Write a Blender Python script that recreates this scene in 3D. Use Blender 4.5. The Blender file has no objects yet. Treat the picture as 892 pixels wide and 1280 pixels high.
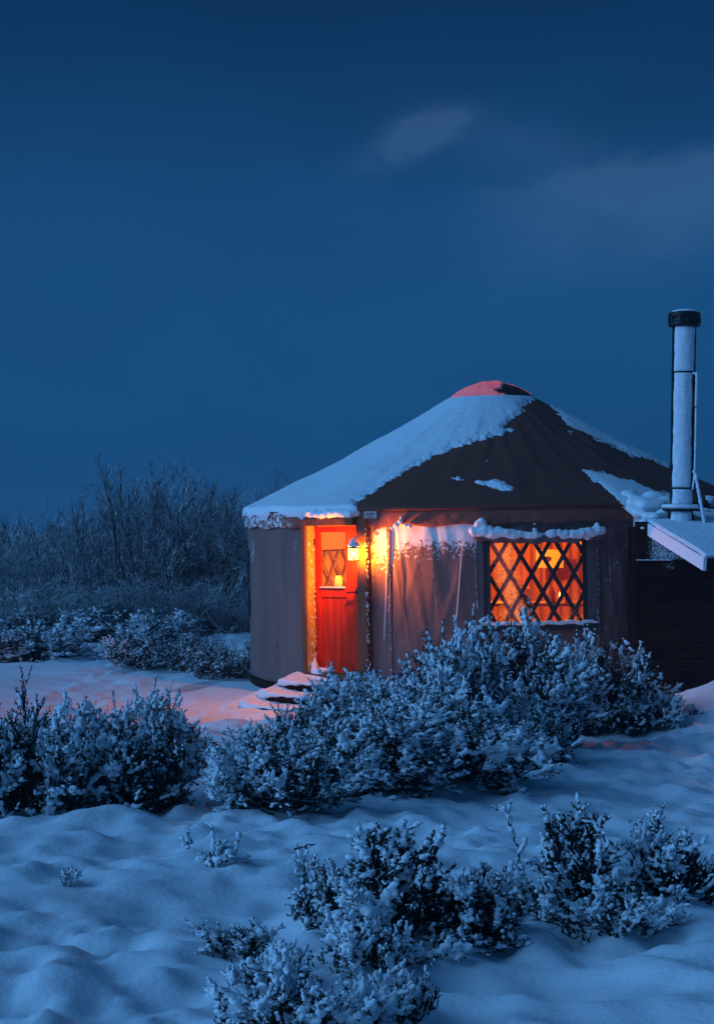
import bpy, bmesh, math, random
import numpy as np
from mathutils import Matrix, Vector
random.seed(7); rng = np.random.default_rng(7)
S = bpy.context.scene
COL = S.collection
PI = math.pi
# ------------------------------------------------------------------ camera, world, sun, exposure
F, CX, HY, CZ = 2100.0, 446.0, 650.0, 2.28      # focal length in photo pixels, centre column, horizon row, eye height
cd = bpy.data.cameras.new('camera'); cam = bpy.data.objects.new('camera', cd); COL.objects.link(cam)
cam.location = (0, 0, CZ); cam.rotation_euler = (math.radians(90), 0, 0)
cd.sensor_fit = 'HORIZONTAL'; cd.sensor_width = 36; cd.lens = F / 892 * 36
cd.shift_y = 10 / 892; cd.clip_start = .1; cd.clip_end = 3000
S.camera = cam
S.view_settings.view_transform = 'Standard'; S.view_settings.look = 'None'
S.view_settings.exposure = 0; S.view_settings.gamma = 1
S.render.film_transparent = False
S.cycles.max_bounces = 8; S.cycles.transparent_max_bounces = 12
S.cycles.use_denoising = True
S.cycles.sample_clamp_indirect = 4

W = bpy.data.worlds.new('World'); S.world = W; W.use_nodes = True
def build_world():
    nt = W.node_tree; N = nt.nodes; Lk = nt.links
    N.clear()
    out = N.new('ShaderNodeOutputWorld'); bg = N.new('ShaderNodeBackground'); Lk.new(bg.outputs[0], out.inputs[0])
    tc = N.new('ShaderNodeTexCoord'); sp = N.new('ShaderNodeSeparateXYZ'); Lk.new(tc.outputs['Generated'], sp.inputs[0])
    def m(op, a, b=None, c=None):
        n = N.new('ShaderNodeMath'); n.operation = op
        for i, v in enumerate((a, b, c)):
            if v is None: continue
            if isinstance(v, (int, float)): n.inputs[i].default_value = v
            else: Lk.new(v, n.inputs[i])
        return n.outputs[0]
    ramp = N.new('ShaderNodeValToRGB'); cr = ramp.color_ramp
    cr.interpolation = 'B_SPLINE'
    stops = [(0, (.0062, .060, .175)), (.05, (.0072, .068, .197)), (.12, (.0092, .077, .215)), (.2, (.0078, .062, .182)),
             (.31, (.0026, .023, .080)), (.5, (.0036, .032, .104)), (1, (.0055, .042, .130))]
    while len(cr.elements) < len(stops): cr.elements.new(.5)
    for e, (p, c) in zip(cr.elements, stops): e.position = p; e.color = (*c, 1)
    Lk.new(m('MAXIMUM', sp.outputs[2], 0.0), ramp.inputs[0])
    # thin evening cloud: stretched noise everywhere, two wisps where the photograph has them
    mp = N.new('ShaderNodeMapping'); mp.inputs['Scale'].default_value = (4, 4, 8); mp.inputs['Rotation'].default_value = (0, .25, 0)
    Lk.new(tc.outputs['Generated'], mp.inputs[0])
    nz = N.new('ShaderNodeTexNoise'); nz.inputs['Scale'].default_value = 1.6; nz.inputs['Detail'].default_value = 5
    nz.inputs['Roughness'].default_value = .5; nz.inputs['Distortion'].default_value = .4
    Lk.new(mp.outputs[0], nz.inputs[0])
    mp2 = N.new('ShaderNodeMapping'); mp2.inputs['Scale'].default_value = (26, 26, 60); mp2.inputs['Rotation'].default_value = (0, .35, 0)
    Lk.new(tc.outputs['Generated'], mp2.inputs[0])
    nz2 = N.new('ShaderNodeTexNoise'); nz2.inputs['Scale'].default_value = 1; nz2.inputs['Detail'].default_value = 4; nz2.inputs['Distortion'].default_value = .6
    Lk.new(mp2.outputs[0], nz2.inputs[0])
    def gauss(cx, cz, sx, sz, rot):
        dx = m('SUBTRACT', sp.outputs[0], cx); dz = m('SUBTRACT', sp.outputs[2], cz)
        c, s = math.cos(rot), math.sin(rot)
        a = m('DIVIDE', m('ADD', m('MULTIPLY', dx, c), m('MULTIPLY', dz, s)), sx)
        b = m('DIVIDE', m('SUBTRACT', m('MULTIPLY', dz, c), m('MULTIPLY', dx, s)), sz)
        return m('EXPONENT', m('MULTIPLY', m('ADD', m('MULTIPLY', a, a), m('MULTIPLY', b, b)), -1.0))
    front = m('GREATER_THAN', sp.outputs[1], 0.0)
    g1 = m('MULTIPLY', gauss(.032, .222, .026, .009, .40), m('MULTIPLY', m('POWER', nz2.outputs[0], 2.0), 5.0))
    g1b = m('MULTIPLY', gauss(.110, .212, .07, .016, -.25), .25)
    ze = m('ADD', m('MULTIPLY_ADD', sp.outputs[0], .13, .1895), m('MULTIPLY', m('SUBTRACT', nz2.outputs[0], .5), .030))
    e = m('SUBTRACT', ze, sp.outputs[2])
    def sst(v, a, b):
        n = N.new('ShaderNodeMapRange'); n.interpolation_type = 'SMOOTHSTEP'; n.inputs[1].default_value = a; n.inputs[2].default_value = b; Lk.new(v, n.inputs[0]); return n.outputs[0]
    g2 = m('MULTIPLY', m('MULTIPLY', sst(e, -.006, .016), sst(e, .085, .008)), m('MULTIPLY', sst(sp.outputs[0], .035, .17), m('MULTIPLY_ADD', nz.outputs[0], .9, .25)))
    g = m('MULTIPLY', m('MULTIPLY', m('ADD', m('ADD', g1, g2), g1b), 1.75), front)
    base = m('MULTIPLY', m('SUBTRACT', nz.outputs[0], .5), .36)
    mixc = N.new('ShaderNodeMixRGB'); mixc.blend_type = 'MULTIPLY'; mixc.inputs[0].default_value = 1
    Lk.new(ramp.outputs[0], mixc.inputs[1])
    val = m('ADD', 1.0, base); cmb = N.new('ShaderNodeCombineXYZ')
    for i in range(3): Lk.new(val, cmb.inputs[i])
    Lk.new(cmb.outputs[0], mixc.inputs[2])
    add = N.new('ShaderNodeMixRGB'); add.blend_type = 'ADD'; Lk.new(m('MINIMUM', g, 1.7), add.inputs[0])
    Lk.new(mixc.outputs[0], add.inputs[1]); add.inputs[2].default_value = (.019, .034, .058, 1)
    Lk.new(add.outputs[0], bg.inputs[0]); bg.inputs[1].default_value = 1.0
build_world()
sd = bpy.data.lights.new('twilight_sun', 'SUN'); sun = bpy.data.objects.new('twilight_sun', sd); COL.objects.link(sun)
sd.energy = 2.5; sd.angle = math.radians(60); sd.color = (.155, .47, 1.0)
SUNV = Vector((-.88, -.28, .37)).normalized()           # towards the glow of the dusk sky, left of and behind the camera
sun.rotation_euler = SUNV.to_track_quat('Z', 'Y').to_euler()

# ------------------------------------------------------------------ numeric helpers
def _h(ix, iy, iz, seed):
    n = (ix.astype(np.int64) * 374761393 + iy.astype(np.int64) * 668265263 + iz.astype(np.int64) * 2147483647 + seed * 974711) & 0xffffffff
    n = ((n ^ (n >> 13)) * 1274126177) & 0xffffffff
    n = ((n ^ (n >> 16)) * 2246822519) & 0xffffffff
    return ((n ^ (n >> 15)) & 0xffffff) / 8388607.5 - 1
def vn(x, y, z=0, seed=0):
    x, y, z = np.broadcast_arrays(np.asarray(x, float), np.asarray(y, float), np.asarray(z, float))
    ix, iy, iz = np.floor(x), np.floor(y), np.floor(z)
    fx, fy, fz = x - ix, y - iy, z - iz
    ux, uy, uz = [f * f * f * (f * (f * 6 - 15) + 10) for f in (fx, fy, fz)]
    r = 0
    for a in (0, 1):
        for b in (0, 1):
            for c in (0, 1):
                w = (ux if a else 1 - ux) * (uy if b else 1 - uy) * (uz if c else 1 - uz)
                r = r + w * _h(ix + a, iy + b, iz + c, seed)
    return r
def fbm(x, y, z=0, o=4, seed=0):
    r = 0; a = .5
    for i in range(o):
        r = r + a * vn(np.asarray(x) * 2 ** i, np.asarray(y) * 2 ** i, np.asarray(z) * 2 ** i, seed + i * 7); a *= .5
    return r
def nrm(v): return v / np.maximum(np.linalg.norm(v, axis=-1, keepdims=True), 1e-9)
def polysd(P, poly):
    """signed distance (positive inside) from points P (n,2) to polygon"""
    poly = np.asarray(poly, float); n = len(P); d = np.full(n, 1e9); ins = np.zeros(n, bool)
    for i in range(len(poly)):
        a, b = poly[i], poly[(i + 1) % len(poly)]
        ab = b - a; t = np.clip(((P - a) @ ab) / (ab @ ab + 1e-12), 0, 1)
        d = np.minimum(d, np.linalg.norm(P - (a + t[:, None] * ab), axis=1))
        c = ((a[1] > P[:, 1]) != (b[1] > P[:, 1])) & (P[:, 0] < (b[0] - a[0]) * (P[:, 1] - a[1]) / (b[1] - a[1] + 1e-12) + a[0])
        ins ^= c
    return np.where(ins, d, -d)

class MB:
    def __init__(s): s.V = []; s.T = []; s.Q = []; s.n = 0
    def add(s, V, T=None, Q=None):
        V = np.asarray(V, float).reshape(-1, 3)
        if T is not None and len(T): s.T.append(np.asarray(T, int) + s.n)
        if Q is not None and len(Q): s.Q.append(np.asarray(Q, int) + s.n)
        s.V.append(V); s.n += len(V); return s
    def verts(s): return np.concatenate(s.V)
    def mesh(s, name, mat, smooth=True, attr=None):
        V = s.verts(); me = bpy.data.meshes.new(name)
        T = np.concatenate(s.T) if s.T else np.zeros((0, 3), int); Q = np.concatenate(s.Q) if s.Q else np.zeros((0, 4), int)
        me.vertices.add(len(V)); me.vertices.foreach_set('co', V.ravel())
        loops = np.concatenate([T.ravel(), Q.ravel()]).astype(np.int32)
        me.loops.add(len(loops)); me.loops.foreach_set('vertex_index', loops)
        me.polygons.add(len(T) + len(Q))
        st = np.concatenate([np.arange(len(T)) * 3, len(T) * 3 + np.arange(len(Q)) * 4]).astype(np.int32)
        me.polygons.foreach_set('loop_start', st)
        me.update(calc_edges=True); me.validate()
        me.polygons.foreach_set('use_smooth', np.full(len(me.polygons), bool(smooth)))
        if attr is not None:
            for k, v in attr.items():
                a = me.attributes.new(k, 'FLOAT', 'POINT'); a.data.foreach_set('value', np.asarray(v, np.float32))
        if mat: me.materials.append(mat)
        return me
    def build(s, name, mat, parent=None, smooth=True, attr=None):
        o = bpy.data.objects.new(name, s.mesh(name, mat, smooth, attr)); COL.objects.link(o)
        if parent: o.parent = parent
        return o
    # --- shapes
    def box(s, a, b, M=None, taper=None):
        x0, y0, z0 = a; x1, y1, z1 = b
        V = np.array([[x0, y0, z0], [x1, y0, z0], [x1, y1, z0], [x0, y1, z0], [x0, y0, z1], [x1, y0, z1], [x1, y1, z1], [x0, y1, z1]], float)
        if M is not None: V = xf(M, V)
        return s.add(V, Q=[[0, 3, 2, 1], [4, 5, 6, 7], [0, 1, 5, 4], [1, 2, 6, 5], [2, 3, 7, 6], [3, 0, 4, 7]])
    def bevbox(s, a, b, r=.01, M=None):
        """box with chamfered edges"""
        bm = bmesh.new(); c = [(a[i] + b[i]) / 2 for i in range(3)]; d = [abs(b[i] - a[i]) for i in range(3)]
        bmesh.ops.create_cube(bm, size=1, matrix=Matrix.Translation(c) @ Matrix.Diagonal((*d, 1)))
        bmesh.ops.bevel(bm, geom=bm.edges[:], offset=min(r, min(d) * .45), segments=1, affect='EDGES')
        bmesh.ops.triangulate(bm, faces=bm.faces[:])
        V = np.array([v.co[:] for v in bm.verts]); T = [[v.index for v in f.verts] for f in bm.faces]; bm.free()
        if M is not None: V = xf(M, V)
        return s.add(V, T=T)
    def tube(s, P, R, n=6, cap=True):
        P = np.asarray(P, float); R = np.broadcast_to(np.asarray(R, float), (len(P),))
        T = nrm(np.gradient(P, axis=0)); up = np.array([0, 0, 1.]) if abs(T[0][2]) < .9 else np.array([1., 0, 0])
        A = nrm(np.cross(T, up)); B = np.cross(T, A)
        an = np.linspace(0, 2 * PI, n, endpoint=False)
        V = P[:, None] + R[:, None, None] * (np.cos(an)[None, :, None] * A[:, None] + np.sin(an)[None, :, None] * B[:, None])
        m = len(P); i = np.arange(m - 1)[:, None] * n; j = np.arange(n)[None]; k = (j + 1) % n
        Q = np.stack([i + j, i + k, i + n + k, i + n + j], -1).reshape(-1, 4)
        V = V.reshape(-1, 3); Tt = None
        if cap:
            V = np.vstack([V, P[0], P[-1]]); c0, c1 = m * n, m * n + 1
            Tt = [[c0, (q + 1) % n, q] for q in range(n)] + [[c1, (m - 1) * n + q, (m - 1) * n + (q + 1) % n] for q in range(n)]
        return s.add(V, Tt, Q)
    def lathe(s, prof, n=32, M=None, a0=0, a1=2 * PI):
        full = abs(a1 - a0 - 2 * PI) < 1e-6
        an = np.linspace(a0, a1, n, endpoint=not full); prof = np.asarray(prof, float)
        V = np.stack([prof[:, 0][:, None] * np.cos(an), prof[:, 0][:, None] * np.sin(an), np.repeat(prof[:, 1][:, None], n, 1)], -1).reshape(-1, 3)
        if M is not None: V = xf(M, V)
        Q = []
        for i in range(len(prof) - 1):
            for j in range(n if full else n - 1):
                k = (j + 1) % n; Q.append([i * n + j, i * n + k, (i + 1) * n + k, (i + 1) * n + j])
        return s.add(V, Q=Q)
    def ball(s, c, r, sub=2, nz=0, seed=0):
        V, T = ICO[sub]; r = np.broadcast_to(np.asarray(r, float), (3,))
        k = 1 + nz * vn(V[:, 0] * 2 + seed, V[:, 1] * 2, V[:, 2] * 2, seed)[:, None] if nz else 1
        return s.add(V * r * k + np.asarray(c, float), T)
    def balls(s, C, R, sub=2):
        """many ellipsoids: C (n,3), R (n,3)"""
        V, T = ICO[sub]; n = len(C)
        VV = C[:, None] + V[None] * R[:, None]
        TT = (np.arange(n) * len(V))[:, None, None] + T[None]
        return s.add(VV.reshape(-1, 3), TT.reshape(-1, 3))
def xf(M, V):
    M = np.array(M); V = np.asarray(V, float); return V @ M[:3, :3].T + M[:3, 3]
ICO = {}
for sub in (1, 2, 3):
    b = bmesh.new(); bmesh.ops.create_icosphere(b, subdivisions=sub, radius=1)
    ICO[sub] = (np.array([v.co[:] for v in b.verts]), np.array([[v.index for v in f.verts] for f in b.faces])); b.free()
def grid(fn, U, Vv, wrap=False):
    """regular grid -> verts (nu,nv,3), quads"""
    uu, vv = np.meshgrid(U, Vv, indexing='ij'); P = fn(uu, vv); nu, nv = uu.shape
    i = np.arange(nu if wrap else nu - 1)[:, None]; j = np.arange(nv - 1)[None]; i2 = (i + 1) % nu
    return P, np.stack([i * nv + j, i2 * nv + j, i2 * nv + j + 1, i * nv + j + 1], -1)
def remesh(mb, voxel, adapt=0.0, it=2, jit=0.0):
    me = mb.mesh('tmp', None); o = bpy.data.objects.new('tmp', me); COL.objects.link(o)
    md = o.modifiers.new('r', 'REMESH'); md.mode = 'VOXEL'; md.voxel_size = voxel; md.adaptivity = adapt
    sm = o.modifiers.new('s', 'SMOOTH'); sm.iterations = it; sm.factor = .5
    dg = bpy.context.evaluated_depsgraph_get(); e = o.evaluated_get(dg); m2 = bpy.data.meshes.new_from_object(e)
    bpy.data.objects.remove(o); bpy.data.meshes.remove(me)
    if jit:
        n = len(m2.vertices); co = np.zeros(n * 3); no = np.zeros(n * 3); m2.vertices.foreach_get('co', co); m2.vertices.foreach_get('normal', no); co = co.reshape(-1, 3); no = no.reshape(-1, 3)
        k = jit / voxel / .9; f = 1 / (voxel * 3.2); co = co + no * (jit * (vn(co[:, 0] * f, co[:, 1] * f, co[:, 2] * f, 91) + .6 * vn(co[:, 0] * f * .35, co[:, 1] * f * .35, co[:, 2] * f * .35, 92)))[:, None]
        m2.vertices.foreach_set('co', co.ravel())
    m2.polygons.foreach_set('use_smooth', np.ones(len(m2.polygons), bool)); m2.name = 'snow'
    return m2
def link(name, me, mat=None, parent=None):
    if mat and not me.materials: me.materials.append(mat)
    o = bpy.data.objects.new(name, me); COL.objects.link(o)
    if parent: o.parent = parent
    return o
def tag(o, label=None, cat=None, group=None, kind=None):
    if label: o['label'] = label
    if cat: o['category'] = cat
    if group: o['group'] = group
    if kind: o['kind'] = kind
    return o
def empty(name, loc=(0, 0, 0), label=None, cat=None, group=None, M=None):
    o = bpy.data.objects.new(name, None); COL.objects.link(o); o.empty_display_size = .2
    if M is not None: o.matrix_world = M
    else: o.location = loc
    return tag(o, label, cat, group)
def px2w(px, py, Y): return np.array([(px - CX) / F * Y, Y, CZ + (HY - py) / F * Y])
def w2px(P): return np.stack([CX + F * P[..., 0] / P[..., 1], HY - F * (P[..., 2] - CZ) / P[..., 1]], -1)

# ------------------------------------------------------------------ materials
def mat(name, base, rough=.8, spec=.3, metal=0, noise=None, bump=None, snow=None, emit=None, sheen=0):
    """noise=(scale, amount, stretch) colour variation; bump=(scale, strength); snow=(attribute|'up', threshold, scale)"""
    m = bpy.data.materials.new(name); m.use_nodes = True; nt = m.node_tree; N = nt.nodes; L = nt.links
    p = N['Principled BSDF']; p.inputs['Base Color'].default_value = (*base, 1); p.inputs['Roughness'].default_value = rough
    p.inputs['Specular IOR Level'].default_value = spec; p.inputs['Metallic'].default_value = metal
    tc = N.new('ShaderNodeTexCoord'); col = None
    if noise:
        sc, am, st = noise
        mp = N.new('ShaderNodeMapping'); mp.inputs['Scale'].default_value = st; L.new(tc.outputs['Object'], mp.inputs[0])
        nz = N.new('ShaderNodeTexNoise'); nz.inputs['Scale'].default_value = sc; nz.inputs['Detail'].default_value = 6; L.new(mp.outputs[0], nz.inputs[0])
        mr = N.new('ShaderNodeMapRange'); mr.inputs[3].default_value = 1 - am; mr.inputs[4].default_value = 1 + am
        mr.inputs[1].default_value = .25; mr.inputs[2].default_value = .75
        L.new(nz.outputs[0], mr.inputs[0])
        mx = N.new('ShaderNodeVectorMath'); mx.operation = 'SCALE'; mx.inputs[0].default_value = base; L.new(mr.outputs[0], mx.inputs['Scale'])
        col = mx.outputs[0]; L.new(col, p.inputs['Base Color'])
    if snow:
        kind, thr, sc = snow
        nz = N.new('ShaderNodeTexNoise'); nz.inputs['Scale'].default_value = sc; nz.inputs['Detail'].default_value = 5; nz.inputs['Roughness'].default_value = .7
        L.new(tc.outputs['Object'], nz.inputs[0])
        if kind == 'up':
            ge = N.new('ShaderNodeNewGeometry'); sp = N.new('ShaderNodeSeparateXYZ'); L.new(ge.outputs['Normal'], sp.inputs[0]); src = sp.outputs[2]
        else:
            at = N.new('ShaderNodeAttribute'); at.attribute_name = kind; src = at.outputs['Fac']
        ad = N.new('ShaderNodeMath'); ad.operation = 'MULTIPLY_ADD'; L.new(nz.outputs[0], ad.inputs[0]); ad.inputs[1].default_value = 1.6; L.new(src, ad.inputs[2])
        mr = N.new('ShaderNodeMapRange'); mr.inputs[1].default_value = thr; mr.inputs[2].default_value = thr + .14; L.new(ad.outputs[0], mr.inputs[0])
        mx = N.new('ShaderNodeMixRGB'); L.new(mr.outputs[0], mx.inputs[0])
        if col: L.new(col, mx.inputs[1])
        else: mx.inputs[1].default_value = (*base, 1)
        mx.inputs[2].default_value = (.82, .84, .87, 1); L.new(mx.outputs[0], p.inputs['Base Color'])
    if bump:
        nz = N.new('ShaderNodeTexNoise'); nz.inputs['Scale'].default_value = bump[0]; nz.inputs['Detail'].default_value = 4; L.new(tc.outputs['Object'], nz.inputs[0])
        bp = N.new('ShaderNodeBump'); bp.inputs['Strength'].default_value = bump[1]; bp.inputs['Distance'].default_value = bump[2] if len(bump) > 2 else .01
        L.new(nz.outputs[0], bp.inputs['Height']); L.new(bp.outputs[0], p.inputs['Normal'])
    if emit:
        p.inputs['Emission Color'].default_value = (*emit[0], 1); p.inputs['Emission Strength'].default_value = emit[1]
    return m
M_SNOW = mat('snow', (.84, .86, .89), .75, .2, noise=(9, .05, (1, 1, 1)), bump=(90, .45, .006))
M_CRUST = mat('wind_packed_snow', (.80, .83, .87), .8, .2, noise=(30, .12, (1, 1, 1)), bump=(120, .6, .008))
M_WALL = mat('grey_canvas', (.215, .120, .106), .85, .2, noise=(3, .16, (1, 1, .25)), bump=(14, .25, .02), snow=('snow', 1.35, 26))
M_ROOF = mat('brown_canvas', (.16, .047, .030), .8, .25, noise=(2.5, .14, (1, 1, 1)), bump=(16, .25, .02), snow=('snow', 1.52, 20))
M_VAL = mat('brown_valance_canvas', (.28, .09, .062), .85, .25, noise=(5, .25, (1, 1, 1)), bump=(20, .4, .02), snow=('snow', 1.38, 16))
M_TRIM = mat('dark_trim_webbing', (.045, .032, .03), .8, snow=('up', 1.3, 30))
M_WOODF = mat('brown_frame_timber', (.16, .050, .018), .7, .3, noise=(12, .3, (1, 1, .15)), bump=(40, .4, .004), snow=('snow', 1.30, 55))
M_JAMB = mat('lamplit_frosted_jamb', (.50, .30, .07), .7, .3, noise=(12, .25, (1, 1, .15)), bump=(40, .6, .006), snow=('snow', 1.20, 60))  # gold of the lantern light put into the base colour, under speckled frost
M_DOOR = mat('red_painted_timber', (.62, .030, .004), .65, .10, noise=(14, .3, (1, 1, .12)), bump=(60, .3, .003), snow=('snow', 1.60, 90))
M_IRON = mat('black_iron', (.012, .011, .011), .5, .5, metal=.3)
M_PIPE = mat('blackened_steel_pipe', (.02, .02, .022), .45, .5, metal=.6, noise=(8, .3, (1, 1, 1)))
M_LINE = mat('cream_lining', (.62, .34, .17), .9, .1, noise=(4, .25, (1, 1, .1)))
M_RED = mat('russet_cloth', (.36, .12, .02), .9, .1, noise=(9, .35, (1, 1, .1)))
M_LATT = mat('lattice_wood', (.45, .27, .13), .7, .3, noise=(20, .25, (1, 1, 1)))
M_FLOOR = mat('interior_floorboards', (.30, .15, .07), .6, .3, noise=(6, .3, (1, .1, 1)))
M_PLANK = mat('dark_stained_siding', (.034, .009, .005), .85, .08, noise=(10, .45, (.12, 1, 1)), bump=(35, .5, .005), snow=('snow', 1.42, 45))
M_FASC = mat('frosted_fascia_board', (.15, .085, .07), .8, .3, noise=(14, .3, (1, 1, 1)), snow=('snow', 1.05, 18))
M_METAL = mat('ribbed_roof_steel', (.25, .25, .26), .4, .5, metal=.5)
M_LEAF = mat('sage_leaves', (.020, .023, .018), .8, .1, noise=(18, .5, (1, 1, 1)), snow=('up', 1.58, 30))
M_LEAFM = mat('frosted_sage_leaves', (.020, .023, .018), .8, .1, noise=(18, .5, (1, 1, 1)), snow=('up', 1.56, 12))
M_LEAFB = mat('brown_sage_leaves', (.11, .065, .038), .8, .15, noise=(18, .5, (1, 1, 1)), snow=('up', 1.5, 30))  # browner, less dark base colour than the other sage leaves
M_STEM = mat('sage_wood', (.022, .017, .014), .85, .15, noise=(30, .4, (1, 1, 1)), snow=('up', 1.55, 22))
M_TWIG = mat('willow_bark', (.035, .030, .030), .85, .1, snow=('up', .90, 3.2))
M_PAPER = mat('printed_paper', (.85, .62, .25), .8)
M_INK = mat('dark_ink', (.09, .03, .02), .8)
M_TAG = mat('grey_woven_tag', (.42, .41, .42), .8, noise=(60, .1, (1, 1, 1)))
M_CERAM = mat('pale_ceramic', (.75, .5, .25), .4, .5)
M_WAX = mat('candle_wax', (.8, .6, .35), .5, emit=((1, .45, .08), .8))
M_FLAME = mat('candle_flame', (1, .6, .2), .5, emit=((1, .5, .1), 14))
def mat_mix(name, kind):
    m = bpy.data.materials.new(name); m.use_nodes = True; nt = m.node_tree; N = nt.nodes; L = nt.links; N.clear()
    out = N.new('ShaderNodeOutputMaterial'); tc = N.new('ShaderNodeTexCoord')
    mx = N.new('ShaderNodeMixShader'); L.new(mx.outputs[0], out.inputs[0])
    if kind in ('vinyl', 'glass'):
        tr = N.new('ShaderNodeBsdfTransparent'); gl = N.new('ShaderNodeBsdfGlossy'); gl.inputs['Roughness'].default_value = .12
        df = N.new('ShaderNodeBsdfDiffuse'); df.inputs[0].default_value = (.8, .82, .85, 1)
        tl = N.new('ShaderNodeBsdfTranslucent'); tl.inputs[0].default_value = (1, .9, .6, 1)
        fr = N.new('ShaderNodeMixShader'); fr.inputs[0].default_value = .82; L.new(df.outputs[0], fr.inputs[1]); L.new(tl.outputs[0], fr.inputs[2])
        a = N.new('ShaderNodeMixShader'); a.inputs[0].default_value = .05; L.new(tr.outputs[0], a.inputs[1]); L.new(gl.outputs[0], a.inputs[2])
        nz = N.new('ShaderNodeTexNoise'); nz.inputs['Scale'].default_value = 34 if kind == 'vinyl' else 60; nz.inputs['Detail'].default_value = 6; nz.inputs['Roughness'].default_value = .7
        L.new(tc.outputs['Object'], nz.inputs[0])
        at = N.new('ShaderNodeAttribute'); at.attribute_name = 'snow'
        ad = N.new('ShaderNodeMath'); ad.operation = 'ADD'; L.new(nz.outputs[0], ad.inputs[0]); L.new(at.outputs['Fac'], ad.inputs[1])
        mr = N.new('ShaderNodeMapRange'); mr.inputs[1].default_value = .72; mr.inputs[2].default_value = 1.0; mr.inputs[4].default_value = .8
        L.new(ad.outputs[0], mr.inputs[0]); L.new(mr.outputs[0], mx.inputs[0]); L.new(a.outputs[0], mx.inputs[1]); L.new(fr.outputs[0], mx.inputs[2])
    if kind == 'dome':
        tr = N.new('ShaderNodeBsdfTransparent'); tr.inputs[0].default_value = (.85, .8, .8, 1); gl = N.new('ShaderNodeBsdfGlossy'); mx.inputs[0].default_value = .06
        L.new(tr.outputs[0], mx.inputs[1]); L.new(gl.outputs[0], mx.inputs[2])
    if kind == 'domesnow':
        df = N.new('ShaderNodeBsdfDiffuse'); df.inputs[0].default_value = (.62, .50, .55, 1); tl = N.new('ShaderNodeBsdfTranslucent'); tl.inputs[0].default_value = (.9, .55, .62, 1)  # pink of the warm glow from inside is put into the snow colour
        mx.inputs[0].default_value = .5; L.new(df.outputs[0], mx.inputs[1]); L.new(tl.outputs[0], mx.inputs[2])
    if kind == 'lamp':
        tr = N.new('ShaderNodeBsdfTransparent'); em = N.new('ShaderNodeEmission'); em.inputs[0].default_value = (1, .52, .11, 1); em.inputs[1].default_value = 9
        mx.inputs[0].default_value = .35; L.new(tr.outputs[0], mx.inputs[1]); L.new(em.outputs[0], mx.inputs[2])
    return m
M_VINYL = mat_mix('frosted_clear_vinyl', 'vinyl'); M_GLASS = mat_mix('door_glass', 'glass')
M_DOME = mat_mix('dome_acrylic', 'dome'); M_DSNOW = mat_mix('glow_tinted_dome_snow', 'domesnow'); M_LAMP = mat_mix('lit_lantern_glass', 'lamp')
# ground: snow with wind-scoured bare dirt where the attribute says so
M_GROUND = mat('snow_field', (.84, .86, .89), .8, .2, noise=(5, .04, (1, 1, 1)), bump=(30, .35, .014))
def add_dirt(m):
    nt = m.node_tree; N = nt.nodes; L = nt.links; p = N['Principled BSDF']; src = p.inputs['Base Color'].links[0].from_socket
    at = N.new('ShaderNodeAttribute'); at.attribute_name = 'bare'; tc = N.new('ShaderNodeTexCoord')
    mp = N.new('ShaderNodeMapping'); mp.inputs['Scale'].default_value = (1.6, 16, 3); mp.inputs['Rotation'].default_value = (0, 0, -.2); L.new(tc.outputs['Object'], mp.inputs[0])
    nz = N.new('ShaderNodeTexNoise'); nz.inputs['Scale'].default_value = 1.5; nz.inputs['Detail'].default_value = 6; L.new(mp.outputs[0], nz.inputs[0])
    ad = N.new('ShaderNodeMath'); ad.operation = 'ADD'; L.new(at.outputs['Fac'], ad.inputs[0]); L.new(nz.outputs[0], ad.inputs[1])
    mr = N.new('ShaderNodeMapRange'); mr.inputs[1].default_value = 1.0; mr.inputs[2].default_value = 1.25; L.new(ad.outputs[0], mr.inputs[0])
    mx = N.new('ShaderNodeMixRGB'); L.new(mr.outputs[0], mx.inputs[0]); L.new(src, mx.inputs[1]); mx.inputs[2].default_value = (.07, .055, .045, 1)
    L.new(mx.outputs[0], p.inputs['Base Color'])
add_dirt(M_GROUND)

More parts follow.
